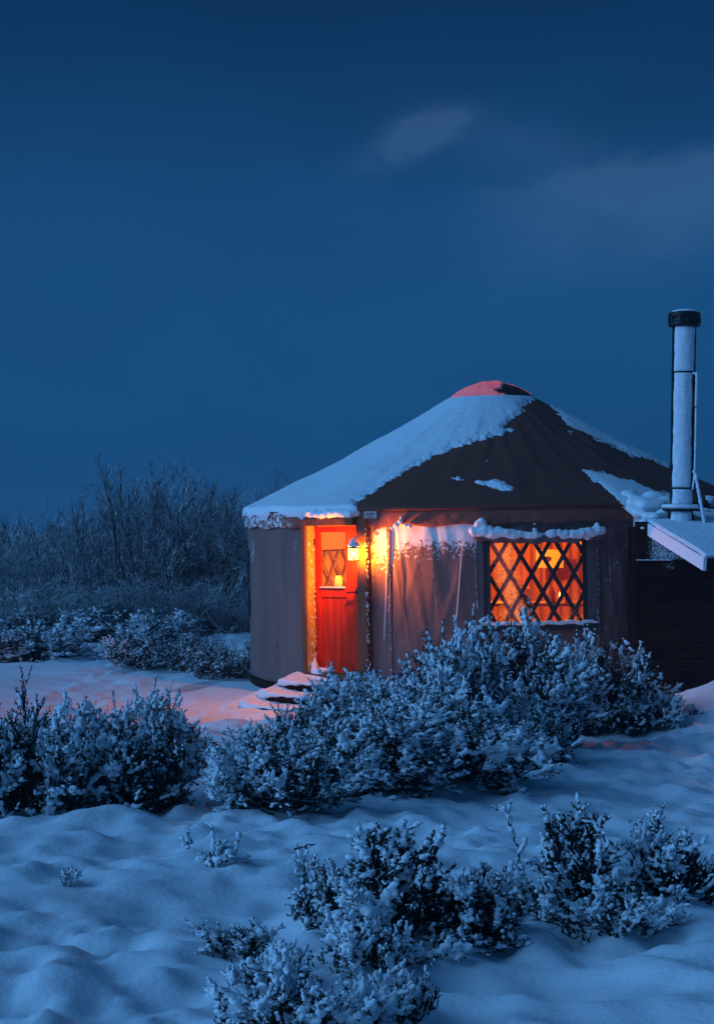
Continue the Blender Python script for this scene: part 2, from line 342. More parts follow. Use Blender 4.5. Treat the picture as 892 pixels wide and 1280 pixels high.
# ------------------------------------------------------------------ ground
YC = np.array([2.012, 24.0])                         # centre of the yurt
hum = rng.uniform([-3.4, 4.2], [4.6, 15], (260, 2)); hr = rng.uniform(.09, .26, 260); ha = rng.uniform(-.024, .030, 260)
MOUNDS = []                                          # (x, y, radius, height) under bushes
def H(x, y):
    x = np.asarray(x, float); y = np.asarray(y, float)
    z = np.interp(y, [-5, 4, 7, 10, 13, 16, 20, 24, 30, 45, 90, 400], [.75, .74, .62, .44, .31, .17, .0, 0, .02, .1, .2, .2])
    d = np.hypot(x - YC[0], y - YC[1]); far = 1 / (1 + np.maximum(y - 14, 0) * .12)
    near = np.clip((d - 3.6) / 2.5, 0, 1)
    z = z + near * (.026 * vn(x * 1.3 + 5, y * 1.1, 0, 3) + .028 * vn(x * 2.9, y * 2.1 + 3, 0, 4) + .030 * vn(x * 5.5, y * 4.2, 0, 5) + .021 * vn(x * 10, y * 7.5, 0, 7) * (1 + vn(x * 1.1, y * 1.3, 0, 8)) + .12 * vn(x * .35, y * .3, 0, 6))
    r = 1 - np.abs(vn(x * 1.2 + y * .8, y * 1.1 - x * .5, 0, 9)); z = z + .022 * r ** 4 * np.clip(1 - (y - 10) / 4, 0, 1)
    for (hx, hy), rr, aa in zip(hum, hr, ha): 
        q = ((x - hx) ** 2 + (y - hy) ** 2) / rr ** 2
        z = z + np.where(q < 6, aa * np.exp(-q), 0)
    z = z + .44 * np.exp(-((x - 4.5) / 1.25) ** 2 - ((y - 18.6) / 1.6) ** 2)          # drift against the shed
    z = z + .10 * np.exp(-((x + 4.5) / 2.0) ** 2 - ((y - 25.5) / 1.2) ** 2)
    for mx_, my_, mr_, mh_ in MOUNDS:
        q = ((x - mx_) ** 2 + (y - my_) ** 2) / mr_ ** 2
        z = z + np.where(q < 6, mh_ * np.exp(-q), 0)
    return z
def place(px, py):
    Y = np.geomspace(3.5, 90, 4000); P = np.stack([(px - CX) / F * Y, Y, CZ + (HY - py) / F * Y], 1)
    k = np.argmax(P[:, 2] < H(P[:, 0], P[:, 1])); return P[k]

# ------------------------------------------------------------------ yurt frame of reference
TILT = -.018
MY = Matrix.Translation((YC[0], YC[1], 0)) @ Matrix.Rotation(TILT, 4, 'Y')
MYn = np.array(MY); MYi = np.array(MY.inverted())
RW, RE, ZB, ZE = 3.50, 3.55, .17, 2.46               # wall radius, eave radius, wall foot, eave height
RD, ZD = .62, 3.98                                   # dome ring
def ray(px, py):
    o = xf(MYi, [0, 0, CZ]); d = MYi[:3, :3] @ np.array([(px - CX) / F, 1, (HY - py) / F]); return o, d
def wall_at(px, py, R=RW):
    o, d = ray(px, py); a = d[0] ** 2 + d[1] ** 2; b = 2 * (o[0] * d[0] + o[1] * d[1]); c = o[0] ** 2 + o[1] ** 2 - R * R
    disc = max(b * b - 4 * a * c, 0); t = (-b - math.sqrt(disc)) / (2 * a); p = o + t * d
    return math.atan2(p[1], p[0]), p[2]
def cyl(th, z, R): return np.stack([R * np.cos(th), R * np.sin(th), z + 0 * th], -1)
yurt = empty('yurt', M=MY, label='round tan canvas yurt with snowy cone roof, red door and a glowing lattice window', cat='yurt')
# door frame of reference: u to the right seen from outside, n outward
thd, _ = wall_at(416, 740)
MD = Matrix(((-math.sin(thd), math.cos(thd), 0, RW * math.cos(thd)), (math.cos(thd), math.sin(thd), 0, RW * math.sin(thd)), (0, 0, 1, 0), (0, 0, 0, 1)))
# u must point right from outside: for th=-90deg outside-right is +x = -sin(th)
DOOR_L, DOOR_R = -.43, .60
th_dl, th_dr = thd + DOOR_L / RW, thd + DOOR_R / RW
tw0, zw1 = wall_at(612, 679); tw1, _ = wall_at(727, 679); _, zw0 = wall_at(669, 782)

def canvas_disp(th, z):
    f = .012 * vn(th * 22, z * .5, 0, 11) + .006 * vn(th * 55 + z * 2, z * .4, 0, 12) + .010 * vn(th * 9, z * .9, 0, 13)
    f = f + .011 * np.maximum(0, 1 - np.abs(vn(th * 16 + z * 1.1, z * .6, 0, 14)) * 3)
    f = f + .010 * np.maximum(0, 1 - np.abs(vn(th * 19 - z * 1.6, z * .5, 0, 15)) * 3)
    return f
def wall_frost_glow(th, z):
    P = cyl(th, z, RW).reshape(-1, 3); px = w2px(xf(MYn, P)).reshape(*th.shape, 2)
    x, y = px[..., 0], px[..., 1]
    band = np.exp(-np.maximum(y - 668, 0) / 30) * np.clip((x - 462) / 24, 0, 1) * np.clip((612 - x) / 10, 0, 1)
    lamp = np.exp(-((x - 470) / 26) ** 2 - ((y - 690) / 32) ** 2)  # lantern's pool of light on the canvas, painted as pale frost
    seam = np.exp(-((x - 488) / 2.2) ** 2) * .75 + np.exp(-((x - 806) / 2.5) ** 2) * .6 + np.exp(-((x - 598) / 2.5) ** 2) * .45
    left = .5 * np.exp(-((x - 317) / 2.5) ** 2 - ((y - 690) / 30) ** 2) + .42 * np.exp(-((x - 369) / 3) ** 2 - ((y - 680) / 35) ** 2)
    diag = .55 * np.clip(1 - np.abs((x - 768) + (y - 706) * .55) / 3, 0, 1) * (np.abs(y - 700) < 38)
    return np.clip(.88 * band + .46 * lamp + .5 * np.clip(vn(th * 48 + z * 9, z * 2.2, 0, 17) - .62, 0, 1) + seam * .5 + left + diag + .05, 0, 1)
def wall_panel(t0, t1, z0, z1, lift=0.0, fold=True):
    n = max(4, int(abs(t1 - t0) * RW / .022)); nz_ = max(4, int((z1 - z0) / .045))
    def fn(t, z):
        r = RW + lift + canvas_disp(t, z); return np.stack([r * np.cos(t), r * np.sin(t), z], -1)
    U = np.linspace(t0, t1, n); Z = np.linspace(z0, z1, nz_); P, Q = grid(fn, U, Z)
    uu, zz = np.meshgrid(U, Z, indexing='ij'); fr = wall_frost_glow(uu, zz)
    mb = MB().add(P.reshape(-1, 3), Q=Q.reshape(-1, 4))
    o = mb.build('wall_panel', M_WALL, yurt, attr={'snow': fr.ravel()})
    s = o.modifiers.new('s', 'SOLIDIFY'); s.thickness = .012; s.offset = -1
    return o
t487 = wall_at(487, 720)[0]; t597 = wall_at(597, 720)[0]; t745 = wall_at(745, 720)[0]; t806 = wall_at(812, 720)[0]; t340 = wall_at(340, 720)[0]
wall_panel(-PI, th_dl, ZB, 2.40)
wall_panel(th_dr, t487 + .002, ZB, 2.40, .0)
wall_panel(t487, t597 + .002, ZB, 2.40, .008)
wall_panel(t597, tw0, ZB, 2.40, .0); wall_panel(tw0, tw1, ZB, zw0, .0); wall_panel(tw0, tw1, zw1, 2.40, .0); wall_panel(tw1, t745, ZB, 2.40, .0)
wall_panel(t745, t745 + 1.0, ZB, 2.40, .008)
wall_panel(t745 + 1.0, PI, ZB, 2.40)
# hem seams: thin proud strips down the wall
def strip(t0, t1, z0, z1, R, th, m, name, parent=yurt, n=None, attrv=None):
    n = n or max(2, int(abs(t1 - t0) * R / .06) + 1); T = np.linspace(t0, t1, n); mb = MB()
    V = []
    for t in T:
        for r, z in ((R, z0), (R + th, z0), (R + th, z1), (R, z1)): V.append([r * math.cos(t), r * math.sin(t), z])
    Q = []
    for i in range(n - 1):
        for j in range(4): k = (j + 1) % 4; Q.append([i * 4 + j, (i + 1) * 4 + j, (i + 1) * 4 + k, i * 4 + k])
    Q += [[0, 1, 2, 3], [(n - 1) * 4 + 3, (n - 1) * 4 + 2, (n - 1) * 4 + 1, (n - 1) * 4]]
    mb.add(V, Q=Q); a = {'snow': np.full(len(V), attrv if attrv is not None else .0)}
    return mb.build(name, m, parent, smooth=False, attr=a)
for t in (t487, t745): strip(t - .006, t + .006, ZB, 2.30, RW + .022, .01, M_WALL, 'seam', attrv=.45)
# left wall: side window flap seen on edge
tl0 = wall_at(314, 740)[0]
strip(tl0 - .10, tl0 + .004, .98, 1.92, RW + .035, .012, M_TRIM, 'window_flap')
# tie cords
def cord(pa, pb, r=.004, m=M_WALL, frost=.0, sag=.0):
    a, b = wall_at(*pa), wall_at(*pb); n = 9; P = []
    for i in range(n):
        t = i / (n - 1); th = a[0] + (b[0] - a[0]) * t; z = a[1] + (b[1] - a[1]) * t; R = RW + .046 + .006 * math.sin(t * 7)
        P.append([R * math.cos(th), R * math.sin(th), z])
    mb = MB().tube(P, r, 6); return mb.build('tie_cord', m, yurt, attr={'snow': np.full(mb.n, frost)})
for (a, b, r, f) in [((491, 662), (508, 800), .0045, .35), ((495, 664), (506, 790), .003, .2), ((530, 690), (524, 800), .003, .5), ((540, 686), (549, 790), .003, .5),
                     ((580, 662), (569, 795), .006, .85), ((487, 665), (482, 800), .007, .8), ((592, 668), (597, 760), .005, .6), ((465, 670), (471, 800), .003, .1),
                     ((612, 690), (612, 790), .004, .3), ((757, 664), (763, 780), .004, .5), ((776, 670), (772, 780), .003, .2), ((596, 690), (600, 790), .003, .3),
                     ((332, 670), (335, 830), .003, .4), ((346, 672), (346, 840), .003, .5), ((356, 672), (362, 835), .003, .3), ((352, 780), (347, 832), .003, .5), ((329, 790), (331, 836), .003, .5)]:
    cord(a, b, r, M_WALL, f)
# valance ring with wavy hem
def valance(t0, t1):
    n = int((t1 - t0) * RE / .02); U = np.linspace(t0, t1, n); Vv = np.linspace(0, 1, 9)
    def fn(t, v):
        zt = ZE - .01; zb = 2.235 + .014 * np.sin(t * 31) + .012 * vn(t * 14, 0, 0, 21)
        z = zt + (zb - zt) * v; r = RE - .03 + .03 * np.minimum(v * 5, 1) * (1 - .3 * v) + v * (.010 * vn(t * 40, v * 2, 0, 22) + .012 * np.maximum(0, 1 - 3 * np.abs(vn(t * 26 + v * 2, v, 0, 23))))
        return np.stack([r * np.cos(t), r * np.sin(t), z], -1)
    P, Q = grid(fn, U, Vv); uu, vv = np.meshgrid(U, Vv, indexing='ij')
    px = w2px(xf(MYn, P.reshape(-1, 3))).reshape(*uu.shape, 2)[..., 0]
    fr = .28 + .35 * np.clip((380 - px) / 30, 0, 1) + .1 * vn(uu * 30, vv * 3, 0, 25)
    o = MB().add(P.reshape(-1, 3), Q=Q.reshape(-1, 4)).build('valance', M_VAL, yurt, attr={'snow': fr.ravel()})
    s = o.modifiers.new('s', 'SOLIDIFY'); s.thickness = .006; s.offset = -1
valance(-PI, th_dl - .02); valance(th_dr - .02, PI)
tt = wall_at(452.5, 650)[0]; tt2 = wall_at(473, 650)[0]
strip(th_dl - .02, th_dr - .02, 2.34, ZE - .008, RE - .035, .03, M_VAL, 'valance', attrv=.3)
# woven maker's tag on the valance
tp = strip(wall_at(456.5, 650, RE)[0], wall_at(472, 650, RE)[0], 2.335, 2.42, RE + .022, .004, M_TAG, 'tag', attrv=0)
for zz_, a_, b_ in ((2.398, 459, 469), (2.380, 458.5, 470), (2.352, 459.5, 468)):
    strip(wall_at(a_, 650, RE)[0], wall_at(b_, 650, RE)[0], zz_ - .005, zz_ + .004, RE + .0265, .0015, M_INK, 'print', tp)

# roof: rafters make shallow facets
NR = 44
def roof_pt(t, s, h=0.0, fk=1.0):
    """s in 0..1 dome ring -> eave, above 1: down over the valance; h thickness along the normal"""
    sc = np.clip(s, 0, 1); ph = (t / (2 * PI) * NR) % 1; facet = -.012 * fk * np.sin(ph * PI) * np.sin(np.clip(sc, 0, 1) * PI * .9 + .1)
    r = RD + (RE - RD) * sc; z = ZD + (ZE - ZD) * sc - .045 * np.sin(sc * PI) + facet + (.016 * vn(t * 6, sc * 5, 0, 31) + .007 * vn(t * 20, sc * 7, 0, 32)) * np.sin(sc * PI)
    sl = math.atan2(ZD - ZE, RE - RD); nr, nz_ = math.sin(sl), math.cos(sl)
    e = np.maximum(s - 1, 0) * 3.3                    # metres past the eave
    k = np.clip(e / .05, 0, 1); nr2 = nr + (1 - nr) * k; nz2 = nz_ * (1 - k)
    r = r + h * nr2 + .02 * k; z = z - e + h * nz2
    return np.stack([r * np.cos(t), r * np.sin(t), z], -1)
U = np.linspace(-PI, PI, NR * 12, endpoint=False); Vv = np.linspace(0, 1.012, 60)
P, Q = grid(lambda t, s: roof_pt(t, s), U, Vv, wrap=True)
uu, vv = np.meshgrid(U, Vv, indexing='ij')
pxr = w2px(xf(MYn, P.reshape(-1, 3))).reshape(*uu.shape, 2)
fr = .18 + .42 * np.clip((pxr[..., 1] - 620) / 30, 0, 1) * np.clip((pxr[..., 0] - 600) / 60, 0, 1) * np.clip((780 - pxr[..., 0]) / 40, 0, 1) + .18 * vn(uu * 4, vv * 5, 0, 33)
ro = MB().add(P.reshape(-1, 3), Q=Q.reshape(-1, 4)).build('roof', M_ROOF, yurt, attr={'snow': fr.ravel()})
s_ = ro.modifiers.new('s', 'SOLIDIFY'); s_.thickness = .02; s_.offset = -1
# roof panel seams following rafters
for k in range(NR):
    t = (k / NR) * 2 * PI
    if k % 4: continue
    P1 = roof_pt(np.full(14, t), np.linspace(.0, 1.0, 14), .004)
    MB().tube(P1, .008, 5).build('roof_seam', M_ROOF, yurt)
strip(-PI, PI, ZE - .035, ZE - .012, RE + .004, .008, M_TRIM, 'eave_rope', n=180)

BARE = [(673, 496), (668, 504), (652, 508), (657, 516), (641, 527), (631, 535), (646, 537), (641, 543), (622, 546), (600, 552), (577, 560), (545, 572), (520, 585), (500, 597),
        (470, 615), (447, 631), (444, 645), (440, 700), (1050, 720), (1050, 540), (860, 555), (835, 588), (811, 577), (791, 574), (765, 561), (725, 544), (705, 531), (692, 516), (682, 503)]
STREAM = [(722, 586), (745, 588), (768, 596), (800, 603), (820, 612), (846, 618), (850, 660), (806, 665), (790, 642), (772, 628), (758, 617), (741, 603)]
PATCH = [[(565, 599), (574, 598), (581, 601), (580, 604), (570, 604)], [(588, 603), (600, 602), (612, 603), (618, 600), (630, 604), (641, 611), (641, 616), (628, 615), (612, 610), (598, 608)],
         [(605, 577), (611, 577), (610, 580), (605, 580)], [(737, 564), (741, 565), (739, 568)], [(708, 535), (716, 541), (714, 547), (708, 541)], [(652, 505), (662, 499), (666, 505), (655, 510)], [(880, 622), (900, 618), (905, 634), (886, 632)]]
PATCH += [[(497, 647), (491, 660), (512, 661), (511, 652), (506, 656), (501, 645)]]
def snow_sheet():
    nu, ns = 1000, 190
    U = np.linspace(-PI, PI, nu, endpoint=False); Sv = np.linspace(-.005, 1.055, ns)
    base, Q = grid(lambda t, s: roof_pt(t, s), U, Sv, wrap=True)
    uu, ss = np.meshgrid(U, Sv, indexing='ij')
    px = w2px(xf(MYn, base.reshape(-1, 3)))
    bx, by = base[..., 0], base[..., 1]
    ragged = (3.2 * fbm(bx * 7, by * 7, 0, 4, 41) + 1.8 * vn(bx * 28, by * 28, 0, 42)).ravel()
    d = -polysd(px, BARE)
    for p in [STREAM] + PATCH:
        d = np.maximum(d, polysd(px, p))
    # back half: everything snowy unless the bare polygon reaches it
    d = d.reshape(uu.shape) + ragged.reshape(uu.shape)
    s_over = np.maximum(ss - 1, 0)
    lip = .034 * (.45 + .55 * vn(uu * 24, 0, 0, 44) * .8 + .25)     # how far it hangs over, in s units
    d = np.where(ss > 1, np.minimum(d, (np.clip(lip, .006, .05) - s_over) * 300), d)
    keep = d > 0
    thick = .045 + .016 * vn(bx * 1.7, by * 1.7, 0, 43) + .012 * np.clip((ss - .85) / .15, 0, 1) + .005 * fbm(bx * 9, by * 9, 0, 3, 46)
    thick = thick * np.where(px[:, 0].reshape(uu.shape) > 690, .75, 1)
    h = thick * np.sqrt(np.clip(d / 7, 0, 1))
    h = np.where(ss > 1, h * np.clip(1 - s_over / .06, .15, 1), h)
    top = roof_pt(uu, ss, h + .004, np.clip(1 - d / 14, 0, 1))
    kq = keep.ravel()[Q.reshape(-1, 4)].sum(1) >= 2; Qt = Q.reshape(-1, 4)[kq]
    n = nu * ns; mb = MB(); T = top.reshape(-1, 3)
    used, inv = np.unique(Qt.ravel(), return_inverse=True)
    mb.add(T[used], Q=inv.reshape(-1, 4))
    o = mb.build('roof_snow', M_CRUST, yurt)
    return o
snow_sheet()
# slumped snow where roof stream reaches the shed and curled lip beside the door
def clump(name, items, voxel, parent, m=None, nz=.18, it=2):
    mb = MB()
    for i, (c, r) in enumerate(items): mb.ball(c, r, 2, nz, i)
    return link(name, remesh(mb, voxel, it=it, jit=.0 if it < 5 else .004), m or M_SNOW, parent)
def loc(p): return xf(MYi, p)
its = []
for (x, y, Y, r) in [(795, 628, 20.75, .15), (808, 632, 20.6, .16), (800, 642, 20.5, .12), (812, 645, 20.35, .10), (806, 652, 20.25, .085), (802, 660, 20.2, .055), (822, 632, 20.6, .14), (833, 628, 20.7, .12),
                     (815, 622, 20.8, .16), (830, 640, 20.35, .09), (841, 633, 20.6, .09), (785, 618, 20.9, .12), (790, 636, 20.6, .10), (819, 645, 20.25, .07), (865, 640, 20.9, .12), (880, 640, 20.9, .10)]:
    its.append((loc(px2w(x, y, Y)), (r, r * .9, r * .62)))
clump('slumped_snow', its, .020, yurt, it=22)
its = []
for i in range(26):
    t = i / 25; th = wall_at(384 + 58 * t, 650, RE + .05)[0]; R = RE + .02 + .025 * math.sin(i * 1.7)
    its.append(((R * math.cos(th), R * math.sin(th), 2.40 + .015 * math.sin(i * 2.1)), (.075, .075, .05 + .012 * math.sin(i * 3.3))))
clump('door_head_snow', its, .014, yurt, it=16)
its = []
for (x, y, r) in [(495, 656, .035), (500, 652, .032), (501, 647, .02), (507, 657, .03), (512, 658, .028), (489, 660, .022)]:
    th, z = wall_at(x, y, RE + .04); its.append((((RE + .04) * math.cos(th), (RE + .04) * math.sin(th), z), (r * 1.1, r, r)))
clump('valance_snow', its, .01, yurt)

# dome
def dome_pt(t, v, h=0):
    a = v * math.radians(44); R = RD / math.sin(math.radians(44)); r = (R + h) * np.sin(a); z = ZD - .0 + (R + h) * np.cos(a) - R * math.cos(math.radians(44))
    return np.stack([r * np.cos(t), r * np.sin(t), z], -1)
U = np.linspace(-PI, PI, 72, endpoint=False)
P, Q = grid(lambda t, v: dome_pt(t, v), U, np.linspace(.001, 1, 14), wrap=True)
dome = MB().add(P.reshape(-1, 3), Q=Q.reshape(-1, 4)).build('skylight_dome', M_DOME, yurt)
mb = MB(); mb.lathe([(RD - .02, ZD - .09), (RD + .025, ZD - .05), (RD + .03, ZD + .015), (RD - .01, ZD + .02)], 64); mb.build('dome_ring', M_TRIM, yurt)
U = np.linspace(-PI, PI, 360, endpoint=False); Vv = np.linspace(.002, 1.03, 90)
P, Q = grid(lambda t, v: dome_pt(t, v), U, Vv, wrap=True); uu, vv = np.meshgrid(U, Vv, indexing='ij')
px = w2px(xf(MYn, P.reshape(-1, 3)))
DB = [(628, 481), (640, 480), (655, 484), (668, 492), (680, 505), (668, 506), (655, 499), (645, 496), (640, 497), (637, 501), (633, 495), (630, 492), (618, 490), (622, 487), (629, 487)]
nrml = nrm(dome_pt(uu, vv, 1) - P).reshape(-1, 3); facing = (nrml @ nrm(np.array([-2., -24, -1.8]))) > -.15
d = np.where(facing, -polysd(px, DB), 5 + 0 * px[:, 0]) + 1.2 * vn(uu * 16, vv * 12, 0, 51).ravel()
h = (.028 + .012 * vn(uu * 5, vv * 5, 0, 52)).ravel() * np.sqrt(np.clip(d / 3, 0, 1))
T = dome_pt(uu, vv, h.reshape(uu.shape) + .003).reshape(-1, 3); Qf = Q.reshape(-1, 4); Qf = Qf[(d > 0)[Qf].sum(1) >= 2]
used, inv = np.unique(Qf.ravel(), return_inverse=True)
MB().add(T[used], Q=inv.reshape(-1, 4)).build('dome_snow', M_DSNOW, yurt)
T2 = dome_pt(uu, vv, np.full(uu.shape, .004)).reshape(-1, 3); Qf = Q.reshape(-1, 4); Qf = Qf[(d < 1.5)[Qf].sum(1) >= 1]; used, inv = np.unique(Qf.ravel(), return_inverse=True)
o = MB().add(T2[used], Q=inv.reshape(-1, 4)).build('dome_shade_patch', mat('dome_shade_dark', (.06, .012, .012), .6), yurt); s_ = o.modifiers.new('s', 'SOLIDIFY'); s_.thickness = .006; s_.offset = -1  # dark sheet put in for the unlit look of the bare dome

# platform and floor, interior lining, ring beam
mb = MB().lathe([(RW + .02, .16), (RW + .02, .02), (RW - .25, .02), (RW - .25, -.3)], 96); mb.build('platform_rim', M_PLANK, yurt, attr={'snow': np.zeros(mb.n)})
mb = MB().lathe([(0.01, .36), (RW - .06, .36), (RW - .06, .30), (.01, .30)], 64); mb.build('floor', M_FLOOR, yurt)
def lining(t0, t1, z0, z1):
    U = np.linspace(t0, t1, max(4, int((t1 - t0) * 60))); Z = np.linspace(z0, z1, 8)
    P, Q = grid(lambda t, z: cyl(t, z, RW - .055 - .006 * np.sin(t * 70)), U, Z)
    MB().add(P.reshape(-1, 3), Q=Q.reshape(-1, 4)).build('lining', M_LINE, yurt)
lining(-PI, th_dl - .01, .36, 2.42); lining(th_dr + .01, tw0 - .01, .36, 2.42); lining(tw0 - .01, tw1 + .01, .36, zw0 - .02); lining(tw1 + .01, PI, .36, 2.42)
U = np.linspace(-PI, PI, 88, endpoint=False)
P, Q = grid(lambda t, s: roof_pt(t, s, -.06), U, np.linspace(.02, .985, 8), wrap=True)
MB().add(P.reshape(-1, 3), Q=Q.reshape(-1, 4)).build('ceiling_lining', M_LINE, yurt)
mb = MB()
for k in range(NR):
    t = k / NR * 2 * PI; mb.tube(roof_pt(np.full(2, t), np.array([.03, .97]), -.10), .022, 5)
o = mb.build('rafters', M_LATT, yurt); o['kind'] = 'stuff'
mb = MB()
for k in range(6, 40):                                # lattice of the far wall
    for sg in (-1, 1):
        t0 = k / 40 * PI - .15; pts = [cyl(np.array(t0 + sg * q * .225), np.array(.42 + q * 1.42), RW - (.11 if sg > 0 else .122)) for q in np.linspace(0, 1, 6)]
        mb.tube(np.array(pts), .019, 4)
o = mb.build('wall_lattice', M_LATT, yurt); o['kind'] = 'stuff'
strip(.2, PI - .2, 1.86, 2.40, RW - .16, .01, M_LINE, 'lining_skirt', n=80)

# ---- the window part
win = empty('window'); win.parent = yurt
uu_, zz_ = np.linspace(tw0, tw1, 50), np.linspace(zw0, zw1, 40)
P, Q = grid(lambda t, z: cyl(t, z, RW - .008 + .004 * np.sin(t * 60 + z * 4)), uu_, zz_); a, b = np.meshgrid(uu_, zz_, indexing='ij')
un = (a - tw0) / (tw1 - tw0); vn_ = (b - zw0) / (zw1 - zw0)
fr = .44 * np.exp(-((un - .12 - .16 * (1 - vn_)) / .16) ** 2) + .10 * np.exp(-((un - .45) / .12) ** 2 - ((vn_ - .9) / .2) ** 2) + .18 * np.exp(-((un - .92) / .1) ** 2 - ((vn_ - .25) / .3) ** 2) + .22 * np.exp(-(vn_ / .15) ** 2) + .03
MB().add(P.reshape(-1, 3), Q=Q.reshape(-1, 4)).build('pane', M_VINYL, win, attr={'snow': fr.ravel()})
M_BARS = mat('silhouette_lattice_wood', (.03, .015, .010), .9, .05)  # lattice wood darkened in colour to read as a backlit silhouette
ppx = 27.2; Dth = (tw1 - tw0) / (115 / 27.2); Hd = .455
for sg, x0 in ((1, 637.5), (-1, 637.5)):
    tc_ = wall_at(x0, 718)[0]; zc_ = wall_at(x0, 718)[1]
    for k in range(-6, 9):
        th0 = tc_ + k * Dth
        # line: th = th0 + sg * (z - zc)/Hd*Dth ; clip to window
        ts = np.linspace(-1.6, 1.6, 161); th = th0 + sg * ts / Hd * Dth; z = zc_ + ts
        ok = (th > tw0 - .012) & (th < tw1 + .012) & (z > zw0 - .04) & (z < zw1 + .04)
        if ok.sum() < 6: continue
        sel_ = np.unique(np.linspace(0, ok.sum() - 1, 10).astype(int)); th, z = th[ok][sel_], z[ok][sel_]
        R = RW - (.045 if sg > 0 else .062)
        MB().tube(cyl(th, z, R), .0255, 4).build('lattice_bar', M_BARS, win)
# frame tapes and side flaps
for (a_, b_, l_, m_) in ((604, 613, .020, M_TRIM), (727, 733, .018, M_TRIM)):
    strip(wall_at(a_, 720)[0], wall_at(b_, 720)[0], zw0 - .04, zw1 + .04, RW + l_, .008, m_, 'window_tape', win)
M_FLAP = mat('rolled_window_flap', (.16, .115, .115), .85, noise=(8, .3, (1, 1, 1)), snow=('up', 1.5, 20))
strip(wall_at(733, 720)[0], wall_at(743, 720)[0], zw0 - .1, zw1 + .08, RW + .024, .014, M_FLAP, 'side_flap', win)
strip(wall_at(596, 720)[0], wall_at(604, 720)[0], zw0 - .1, zw1 + .04, RW + .024, .010, M_FLAP, 'side_flap', win)
strip(wall_at(604, 720)[0], wall_at(742, 720)[0], zw0 - .06, zw0 + .012, RW + .018, .05, M_TRIM, 'sill', win)
def arc(pa, pb, R, n=24, jit=0, zf=None):
    a, b = wall_at(*pa, R=R), wall_at(*pb, R=R); t = np.linspace(0, 1, n); th = a[0] + (b[0] - a[0]) * t; z = a[1] + (b[1] - a[1]) * t
    if zf is not None: z = z + zf(t)
    return cyl(th, z, R)
P1 = arc((592, 668), (752, 668), RW + .10, 40, zf=lambda t: -.045 * np.sin(t * PI) - .01 * np.sin(t * 19))
mb = MB().tube(P1, .062 + .010 * np.sin(np.arange(40) * 1.1), 12); mb.build('rolled_flap', M_FLAP, win)
P2 = P1 + np.array([0, -.02, .03]); its = []
rr = random.Random(4)
for i, p in enumerate(P2):
    u = i / 39; w = .058 if u < .33 else (.043 if u < .5 else (.022 if u < .56 else .05 if u < .93 else .05))
    if .50 < u < .57: w *= .5
    for k in range(2):
        its.append((p + np.array([rr.uniform(-.02, .02), -.02 + rr.uniform(-.015, .015), .012 * k + rr.uniform(-.015, .02)]), (w * rr.uniform(.8, 1.2), w * 1.05, w * rr.uniform(.75, 1.1))))
for (x, y, r) in [(597, 655, .05), (602, 652, .055), (606, 660, .06), (598, 664, .05), (612, 662, .055), (622, 667, .06), (668, 655, .022), (668, 662, .032), (667, 669, .04), (746, 656, .035), (744, 662, .045), (749, 665, .045), (740, 668, .045), (734, 672, .04), (592, 668, .04)]:
    th, z = wall_at(x, y, RW + .15); its.append((cyl(np.array(th), np.array(z), RW + .14), (r, r, r)))
clump('flap_snow', its, .010, win, it=16)
its = [(cyl(np.array(wall_at(x, 774)[0]), np.array(zw0 + .03 + .01 * math.sin(x)), RW + .05), (.06, .035, .022 + .008 * math.sin(x * .7))) for x in range(606, 742, 5)]
clump('sill_snow', its, .012, win)

# ---- the door part
door = empty('door'); door.parent = yurt
def dbox(a, b, name, m, parent, r=.006, attrv=0.0, sub=None):
    """box in door coordinates (u, n, z)"""
    mb = MB()
    if sub:                                            # long posts get rings so that frost can vary along them
        zs = np.linspace(a[2], b[2], sub + 1); V = []; 
        for z in zs: V += [[a[0], a[1], z], [b[0], a[1], z], [b[0], b[1], z], [a[0], b[1], z]]
        Q = [[i * 4 + j, i * 4 + (j + 1) % 4, (i + 1) * 4 + (j + 1) % 4, (i + 1) * 4 + j] for i in range(sub) for j in range(4)]
        Q += [[3, 2, 1, 0], [sub * 4, sub * 4 + 1, sub * 4 + 2, sub * 4 + 3]]
        mb.add(xf(MD, V), Q=Q)
    else: mb.bevbox(a, b, r, MD)
    av = attrv(mb.verts()) if callable(attrv) else np.full(mb.n, attrv)
    return mb.build(name, m, parent, smooth=False, attr={'snow': av})
ZL0, ZL1 = .40, 2.24
jf = lambda V: .38 + .12 * np.sin(V[:, 2] * 5)
dbox((-.43, -.10, .18), (-.365, .125, 2.33), 'frame_post', M_WOODF, door, attrv=lambda V: .22 + 0 * V[:, 2], sub=24)
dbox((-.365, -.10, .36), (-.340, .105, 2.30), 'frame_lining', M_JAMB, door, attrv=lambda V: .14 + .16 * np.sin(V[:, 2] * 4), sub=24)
dbox((.445, -.10, .18), (.60, .045, 2.33), 'frame_post', M_WOODF, door, attrv=lambda V: .12 + 0 * V[:, 2], sub=24)
dbox((-.365, -.10, 2.25), (.445, .115, 2.34), 'frame_head', M_WOODF, door)
dbox((-.365, -.10, .30), (.445, .14, .385), 'threshold', M_WOODF, door)
n0, n1 = -.075, -.035
dbox((-.335, n0, ZL0), (-.245, n1, ZL1), 'stile', M_DOOR, door); dbox((.19, n0, ZL0), (.44, n1, ZL1), 'stile', M_DOOR, door)
dbox((-.245, n0, 2.165), (.19, n1 - .002, ZL1), 'rail', M_DOOR, door); dbox((-.245, n0, 1.335), (.19, n1 - .002, 1.455), 'rail', M_DOOR, door, attrv=.15); dbox((-.245, n0, ZL0), (.19, n1 - .002, .55), 'rail', M_DOOR, door)
for k in range(4):
    u0 = -.243 + k * .1085; dbox((u0, n0 + .006, .55), (u0 + .104, n1 - .016, 1.333), 'door_board', M_DOOR, door, r=.005, attrv=.1)
